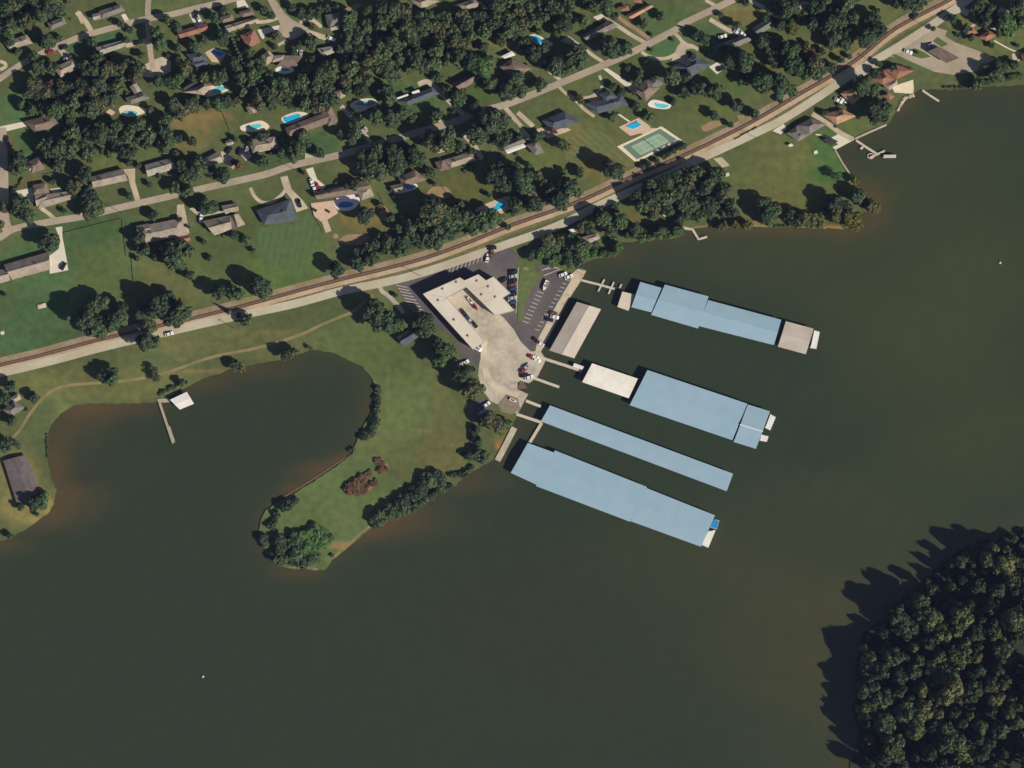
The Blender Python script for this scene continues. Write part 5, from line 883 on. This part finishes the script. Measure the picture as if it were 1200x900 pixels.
WOODS = [ # sheet, outline, spacing (grid units), kinds, phrase
('A',[(0,40),(200,0),(560,0),(500,70),(330,100),(250,220),(180,230),(0,330)],15,'dddmmo','in the dark wood at the top left corner'),
('A',[(190,640),(260,580),(400,560),(520,580),(560,480),(640,410),(740,400),(980,440),(1000,560),(880,600),(820,690),(780,770),(700,830),(560,800),(440,830),(230,810),(140,770)],16,'ddmmmoo','in the mixed wood below the upper left road'),
('G',[(430,60),(500,-20),(800,-20),(1200,-60),(1200,150),(1000,170),(980,200),(840,190),(780,90),(680,130),(620,200),(480,230),(420,200),(280,190),(260,120)],15,'dddmm','in the wood above the long tan ranch house'),
('B',[(0,480),(100,470),(280,470),(360,440),(540,420),(600,470),(720,530),(900,470),(960,430),(1200,430),(1200,600),(1150,620),(1180,740),(1080,760),(960,790),(860,760),(640,740),(560,720),(330,740),(180,800),(60,820),(0,830)],14.5,'dddmmmo','in the dark wood belt between the two residential roads'),
('C',[(0,120),(150,150),(140,60),(400,0),(500,70),(700,60),(830,80),(1000,40),(1200,0),(1200,230),(1000,260),(930,300),(820,480),(560,500),(400,560),(280,560),(0,640)],15,'ddmmmmo','in the dense wood along the top middle edge'),
('D',[(0,-10),(720,-10),(640,30),(600,70),(520,130),(400,190),(300,170),(180,150),(60,190),(0,280)],15,'ddmmmo','in the dense wood left of the red-roofed house'),
('E',[(820,120),(950,60),(1200,60),(1200,300),(1150,330),(1050,310),(950,280),(890,200)],15,'dddmm','in the wood beside the railway near the top right'),
('I',[(230,790),(340,700),(480,660),(800,620),(1000,640),(1130,660),(1100,700),(900,770),(700,840),(540,890),(350,900),(100,900),(60,850)],12,'dddmmm','in the tree belt along the upper side of the railway'),
('J',[(730,450),(1000,370),(1200,270),(1400,250),(1500,350),(1500,480),(1580,590),(1380,660),(1200,640),(1130,640),(1050,560),(930,600),(860,560),(720,530)],14.5,'dddmmmo','in the shore wood left of the lakeside lawn'),
('J',[(330,760),(450,720),(560,580),(700,550),(820,570),(800,620),(760,680),(720,850),(640,760),(600,880),(500,840),(400,860),(200,900),(60,900),(60,880)],14,'dddmmo','in the wood between the road and the inlet'),
('P',[(60,120),(180,85),(400,70),(600,90),(700,110),(600,140),(440,165),(380,180),(250,165),(130,175),(40,160)],12,'ddmmg','in the low wood above the quayside lot'),
('J',[(750,690),(880,680),(950,720),(1100,690),(1200,690),(1200,750),(900,790),(780,785)],10,'mmgo','in the bushy strip along the inlet shore'),
('F',[(170,-10),(540,-10),(400,90),(220,40)],14,'dmm','in the wood at the top edge by the railway'),
('E',[(560,-10),(760,-10),(820,60),(900,-10),(1200,-10),(1200,60),(950,60),(820,130),(720,90)],15,'ddmm','in the top wood right of the road'),
('A',[(560,560),(640,420),(980,430),(1000,590),(900,610),(840,700),(790,790),(600,800)],15,'ddmmo','in the mixed wood below the upper left road'),
('B',[(880,90),(1000,60),(1200,-5),(1200,40),(1010,110),(900,130)],10,'dd','in the hedgerow running up from the cul-de-sac'),
('B',[(440,340),(520,400),(560,440),(420,470),(280,500),(60,500),(20,440),(90,480),(300,470)],14,'ddm','in the dark wood belt between the two residential roads'),
('C',[(0,640),(100,560),(300,600),(360,560),(380,700),(300,680),(240,640),(180,680),(60,700),(0,690)],14,'ddmm','in the dense wood along the top middle edge'),
('C',[(120,800),(360,760),(400,800),(500,830),(380,880),(220,890)],12,'mmo','in the grove beside the aqua pool drive'),
('E',[(560,290),(680,290),(820,360),(980,440),(1010,520),(900,540),(760,500),(640,420)],14,'ddmo','in the grove behind the railway at the upper right'),
('E',[(370,500),(480,520),(700,560),(820,640),(700,690),(560,650),(430,590)],14,'ddm','in the grove between the looping drive and the railway'),
('E',[(210,330),(330,360),(480,400),(480,480),(360,480),(240,410)],13,'ddm','in the grove below the small orange terrace'),
('J',[(0,420),(120,440),(220,380),(330,330),(420,420),(420,500),(250,560),(120,580),(0,600)],14,'ddmo','in the grove above the railway left of the striped lawn'),
('I',[(1000,220),(1100,240),(1200,280),(1200,380),(1100,440),(1040,360)],13,'ddm','in the grove beside the tan and glass house'),
('I',[(60,190),(260,110),(520,90),(560,200),(480,280),(280,340),(160,320)],14,'ddm','in the grove left of the tan and glass house'),
('H',[(760,80),(940,60),(980,160),(900,200),(800,190)],12,'ddm','in the grove below the large brown house'),
('H',[(20,230),(160,220),(420,280),(440,350),(250,370),(60,340)],13,'ddm','in the grove above the horseshoe drive'),
('X',[(215,1000),(220,852),(215,672),(213,532),(285,460),(360,407),(415,350),(495,277),(615,187),(830,142),(850,1000)],20,'wwmdmowmmd','in the tall forest at the lower right'),
]
def inpoly(x, y, p):
    c = False; j = len(p)-1
    for i in range(len(p)):
        if (p[i][1] > y) != (p[j][1] > y) and x < (p[j][0]-p[i][0])*(y-p[i][1])/(p[j][1]-p[i][1])+p[i][0]: c = not c
        j = i
    return c
CA = np.array(CLEAR+SUNNY); SU = np.array(SUNNY)
for q in TREES:                            # garden trees stand clear of the sunlit house fronts and pools
    d = np.hypot(SU[:, 0]-q[0], SU[:, 1]-q[1])-SU[:, 2]
    if d.min() < q[2]*.35: q[2] *= .72
for t, poly_, sp, kinds, ph in WOODS:
    p = P(t, *poly_); xs = [q[0] for q in p]; ys = [q[1] for q in p]; row = 0; y = min(ys)
    far = t == 'X'; sp = sp if far else sp*.86
    while y < max(ys):
        x = min(xs)+(row % 2)*sp*.5
        while x < max(xs):
            gx, gy = x+random.uniform(-.32, .32)*sp, y+random.uniform(-.32, .32)*sp*.8
            r = sp*S*random.uniform(.55, .92) if not far else sp*S*random.choice((.3,.36,.44,.52,.62,.8))
            if inpoly(gx, gy, p):
                wx, wy = W(gx, gy)
                dc = np.hypot(CA[:, 0]-wx, CA[:, 1]-wy)-CA[:, 2]
                dn = min((math.hypot(wx-q[0], wy-q[1])-q[2]*.55 for q in TREES[:NIND]), default=9) if not far else 9
                if dc.min() > r*.15 and dn > r*.4 and not (far and random.random() < .1): TREES.append([wx, wy, r, random.choice(kinds), 'n', .9 if not far else .95, ph, random.uniform(.75, 1.3)*(.72 if t in 'JP' and 'road' in ph or 'lot' in ph else 1) if not far else (11.5+1.15*r+random.uniform(-1, 1))/(r*1.6)])
            x += sp
        y += sp*.8; row += 1
    cx, cy = W(sum(xs)/len(xs), sum(ys)/len(ys))
# understory of the tall forest
p = P('X',(215,1000),(220,852),(215,672),(211,527),(285,456),(357,404),(415,346),(495,272),(620,184),(830,137),(850,1000)); xs = [q[0] for q in p]; ys = [q[1] for q in p]
for _ in range(900):
    gx, gy = random.uniform(min(xs), max(xs)), random.uniform(min(ys), max(ys))
    if inpoly(gx, gy, p): TREES.append([*W(gx, gy), random.uniform(1.8, 3.0), random.choice('dddm'), 'n', .95, None, random.uniform(.9, 1.6)])
print('TREES', len(TREES), 'individual', NIND)
def vis(q): return abs(q[0]) < 300+q[2] and abs(q[1]) < 225+q[2]
TREES = [q for q in TREES if abs(q[0]) < 312 and abs(q[1]) < 238]
order = sorted(TREES, key=lambda q: -q[2]*(1.15 if q[6] is None else 1)*(1.5 if q[6] and 'forest' in q[6] else 1)+(9 if (q[0] > 200 and q[1] < -90 and q[6] is None) else 0)); SOLO = order[:298]; REST = order[298:]
def tree_form(q): 
    i = int(abs(q[0]*7+q[1]*13)) 
    return (CONM, CONV) if q[4] == 'c' else ((SPM[i % 2], SPV[i % 2]) if q[4] == 't' else (CMESH[i % 7], LOD[i % 7]))
def tree_xf(q):
    rz = random.uniform(0, 6.28); zs = q[2]*q[7]*random.uniform(1.15, 1.5); lift = q[2]*.14*q[7]
    return rz, zs, lift
for q in SOLO:
    me, _ = tree_form(q); rz, zs, lift = tree_xf(q)
    r = thing('conifer' if q[4] == 'c' else 'tree', None, 'tree', (q[0], q[1], 0))
    # crown: spun about its axis, then set to the tree's own breadth and height
    c = child('crown', me, r, (0, 0, lift), rz); c.scale = (q[2], q[2]*(q[5]+random.uniform(-.08, .08)), zs)
    c.material_slots[0].link = 'OBJECT'; c.material_slots[0].material = LEAF[q[3]]
    tr = child('trunk', TRM, r, (0, 0, 0), rz); tr.scale = (q[2]*.9, q[2]*.9, lift+zs*.55)
    size = 'large' if q[2] > 5.6 else ('small' if q[2] < 3.2 else 'medium')
    if q[6] and 'forest' in q[6]: 
        tag(r, f'tall {CN[q[3]]} tree with crown merged {q[6]}', None, 'trees '+q[6])
    elif q[6]: tag(r, f'{CN[q[3]]} tree with crown merged {q[6]}', None, 'trees '+q[6])
    else: AUTO.append((r, f'{size} {CN[q[3]]}', {'c':'conifer','t':'thin-crowned tree','n':'tree'}[q[4]], q[0], q[1]))
# the rest of the trees, past three hundred: one mass
if REST:
    VS, MI = [], []; kinds = list(LEAF)
    for q in REST:
        _, V = tree_form(q); rz, zs, lift = tree_xf(q); V = V*np.array([q[2], q[2]*q[5], zs]); cs, sn = math.cos(rz), math.sin(rz)
        V = np.stack([V[:, 0]*cs-V[:, 1]*sn+q[0], V[:, 0]*sn+V[:, 1]*cs+q[1], V[:, 2]+lift], 1); VS.append(V); MI += [kinds.index(q[3])]*(len(V)//4)
    V = np.concatenate(VS); n = len(V)//4; me = bpy.data.meshes.new('woodland'); me.vertices.add(n*4); me.vertices.foreach_set('co', V.ravel()); me.loops.add(n*4); me.loops.foreach_set('vertex_index', np.arange(n*4)); me.polygons.add(n); me.polygons.foreach_set('loop_start', np.arange(0, n*4, 4))
    for k in kinds: me.materials.append(LEAF[k])
    me.polygons.foreach_set('material_index', np.array(MI, dtype=np.int32)); me.update(calc_edges=True); me.validate()
    o = bpy.data.objects.new('woodland', me); COL.objects.link(o); tag(o, 'smaller tree crowns filling in the woods and gardens', 'woodland', None, 'stuff')
# ------------------------------------------------------------------ shrubs along the shores and drives
def shrub_mesh(seed):
    V = crown(seed, 420, tall=.75, nl=7, leaf=.15); me = crown_mesh(V); me.name = 'shrub'; return me
SHM = [shrub_mesh(300+i) for i in range(4)]
def shrubs(t, lst, where):
    for x, y, r, k in lst:
        sc = SHEET[t][2]; wx, wy = W(*px(t, x, y)); rr = r/sc*S
        o = bpy.data.objects.new('shrub', random.choice(SHM)); COL.objects.link(o); o.location = (wx, wy, -.05); o.rotation_euler = (0, 0, random.uniform(0, 6.28)); o.scale = (rr, rr*.9, rr*random.uniform(.9, 1.25)*(.5 if k in 'bg' else .9))
        o.material_slots[0].link = 'OBJECT'; o.material_slots[0].material = LEAF[k]
        tag(o, f'{CN[k]} shrub {where}', 'shrub', 'shrubs '+where)
S_ = 'S'
def chain(t, pts, r, kinds, where, step=.8):
    p = [Vector(q) for q in pts]; L = []
    for a, b in zip(p, p[1:]):
        n = max(1, int((b-a).length/(r*step)))
        for k in range(n): q = a.lerp(b, k/n); L.append((q.x+random.uniform(-.3,.3)*r, q.y+random.uniform(-.3,.3)*r, r*random.uniform(.65, 1.2), random.choice(kinds)))
    shrubs(t, L, where)
chain('S',[(608,-100),(612,0),(600,50),(575,100),(535,140)],22,'ddm','in the row along the cove side of the peninsula')
chain('S',[(500,175),(480,185)],12,'dm','in the row along the cove side of the peninsula')
chain('S',[(245,395),(205,425),(165,460),(135,510),(122,560),(128,620)],34,'dddm','along the outer left bank of the peninsula tip')
chain('S',[(150,640),(200,670),(260,670),(330,660),(375,650)],34,'dddm','along the lower bank of the peninsula tip')
shrubs('S',[(340,540,55,'g'),(300,560,50,'g'),(360,580,50,'g'),(290,600,50,'g'),(320,620,44,'g'),(250,600,44,'g'),(260,560,40,'m'),(370,540,30,'g'),(330,585,40,'g'),(225,580,34,'d'),(180,600,44,'d'),(200,640,40,'m'),(250,640,44,'m'),(180,570,36,'d'),(400,560,22,'m'),(410,640,12,'d')],'in the bright thicket on the peninsula tip')
shrubs('S',[(490,345,36,'b'),(515,330,34,'b'),(545,300,28,'b'),(530,345,30,'b'),(560,340,20,'b'),(590,325,22,'b'),(570,280,20,'b'),(520,360,26,'b'),(545,360,20,'b'),(610,225,22,'b'),(630,235,18,'b'),(625,265,24,'b'),(645,262,16,'b'),(600,310,14,'b')],'in the reddish brown clump on the peninsula lawn')
chain('S',[(600,475),(660,440),(720,415),(770,400)],42,'dddm','on the open lake bank of the peninsula')
chain('S',[(770,360),(800,340),(850,310),(890,310),(920,335),(860,350)],36,'dddm','on the open lake bank of the peninsula')
chain('S',[(625,490),(680,465),(740,445),(790,410),(840,380),(900,350),(930,330)],24,'mmod','on the open lake bank of the peninsula')
chain('S',[(600,480),(650,445),(710,410),(770,365),(800,335),(855,295),(905,305)],40,'ddm','on the open lake bank of the peninsula',.6)
chain('S',[(935,285),(975,290),(1010,265),(1040,245)],18,'dm','on the open lake bank of the peninsula')
chain('S',[(980,190),(1020,210),(1050,200),(1070,230),(1090,200)],24,'ddm','beside the concrete breakwater')
chain('S',[(1035,90),(1045,130),(1060,170)],24,'dd','beside the concrete breakwater')
chain('R',[(800,140),(840,115),(880,95),(920,80),(950,72)],15,'ddm','beside the white-roofed boathouse')
chain('R',[(235,340),(238,400),(236,460)],7,'m','along the left bank of the cove')
chain('K',[(200,690),(300,690),(400,690),(480,680)],18,'mog','along the shore below the lakeside lawn')
chain('K',[(620,690),(750,690),(860,685),(950,690)],14,'ogy','along the shore below the lakeside lawn')
chain('K',[(365,78),(430,40),(520,-6)],8,'mo','along the road verge by the lakeside lawn')
chain('F',[(820,600),(880,590),(960,570),(1100,545),(1200,530)],28,'mdm','along the shore below the church lot')
chain('F',[(640,610),(720,615),(800,605)],14,'mo','along the shore below the church lot')
for tt, pts in (('G',[(110,430),(160,350)]),('H',[(600,590),(615,630)]),('D',[(640,800),(720,810),(760,790)]),('F',[(300,455),(420,490)]),('E',[(130,360),(180,390)]),('H',[(100,690),(110,700)])): chain(tt, pts, 12, 'dm', 'planted close beside a house front')
for o in [x for x in COL.objects if x.get('category') == 'house']:
    n = random.choice((1, 2, 3))
    for k in range(n):
        an = random.uniform(0, 6.28); wx, wy = o.location.x+math.cos(an)*random.uniform(6.5, 9), o.location.y+math.sin(an)*random.uniform(4.5, 7)
        if min(np.hypot(CA[:, 0]-wx, CA[:, 1]-wy)-CA[:, 2]*.6) > .3: shrubs('0', [(wx/S+600, 450-wy/S, random.uniform(.9, 1.7)/S, random.choice('ddmmo'))], 'planted close beside a house front')
# ------------------------------------------------------------------ labels from the surroundings
def direction(dx, dy):
    a = math.degrees(math.atan2(dy, dx)) % 360; k = int((a+22.5)//45) % 8
    return ['right of','above and right of','above','above and left of','left of','below and left of','below','below and right of'][k]
used = {}
cand = {}
def phrase(ob, adj, noun, x, y, k):
    near = sorted(LAND, key=lambda l: math.hypot(l[0]-x, l[1]-y)); l = near[k]
    lw = l[2].split(); lt = ' '.join(lw)
    return f'{adj} {noun} {direction(x-l[0], y-l[1])} the {lt}', math.hypot(l[0]-x, l[1]-y)
pend = list(AUTO); final = {}
for k in range(14):
    groups = {}
    for it in pend: groups.setdefault(phrase(*it, k)[0], []).append(it)
    nxt = []
    for ph, its in groups.items():
        if len(its) == 1 and ph not in used and len(ph.split()) <= 16: used[ph] = 1; its[0][0]['label'] = ph
        else: nxt += its
    pend = nxt
groups = {}
for it in pend: groups.setdefault(phrase(*it, 0)[0], []).append(it)
ORD = ['nearest','second nearest','third nearest','fourth nearest','fifth nearest','sixth nearest','seventh nearest','eighth nearest','ninth nearest','tenth nearest']
for ph, its in groups.items():
    its.sort(key=lambda it: phrase(*it, 0)[1])
    for i, it in enumerate(its):
        lab = ph if len(its) == 1 and ph not in used else f'{ORD[min(i, 9)]} {ph}'
        for lng, sh in (('above and right of', 'near'), ('above and left of', 'near'), ('below and right of', 'near'), ('below and left of', 'near')):
            if len(lab.split()) > 16: lab = lab.replace(lng, sh)
        if len(lab.split()) > 16: lab = lab.replace('near the ', 'near ').replace('thin-crowned ', '')
        w = lab.split(); it[0]['label'] = ' '.join(w[:16]); used[it[0]['label']] = 1
for it in AUTO:
    if it[2] == 'car parked': it[0]['group'] = 'cars parked in drives and lots'
    else: it[0]['group'] = 'garden and roadside trees'
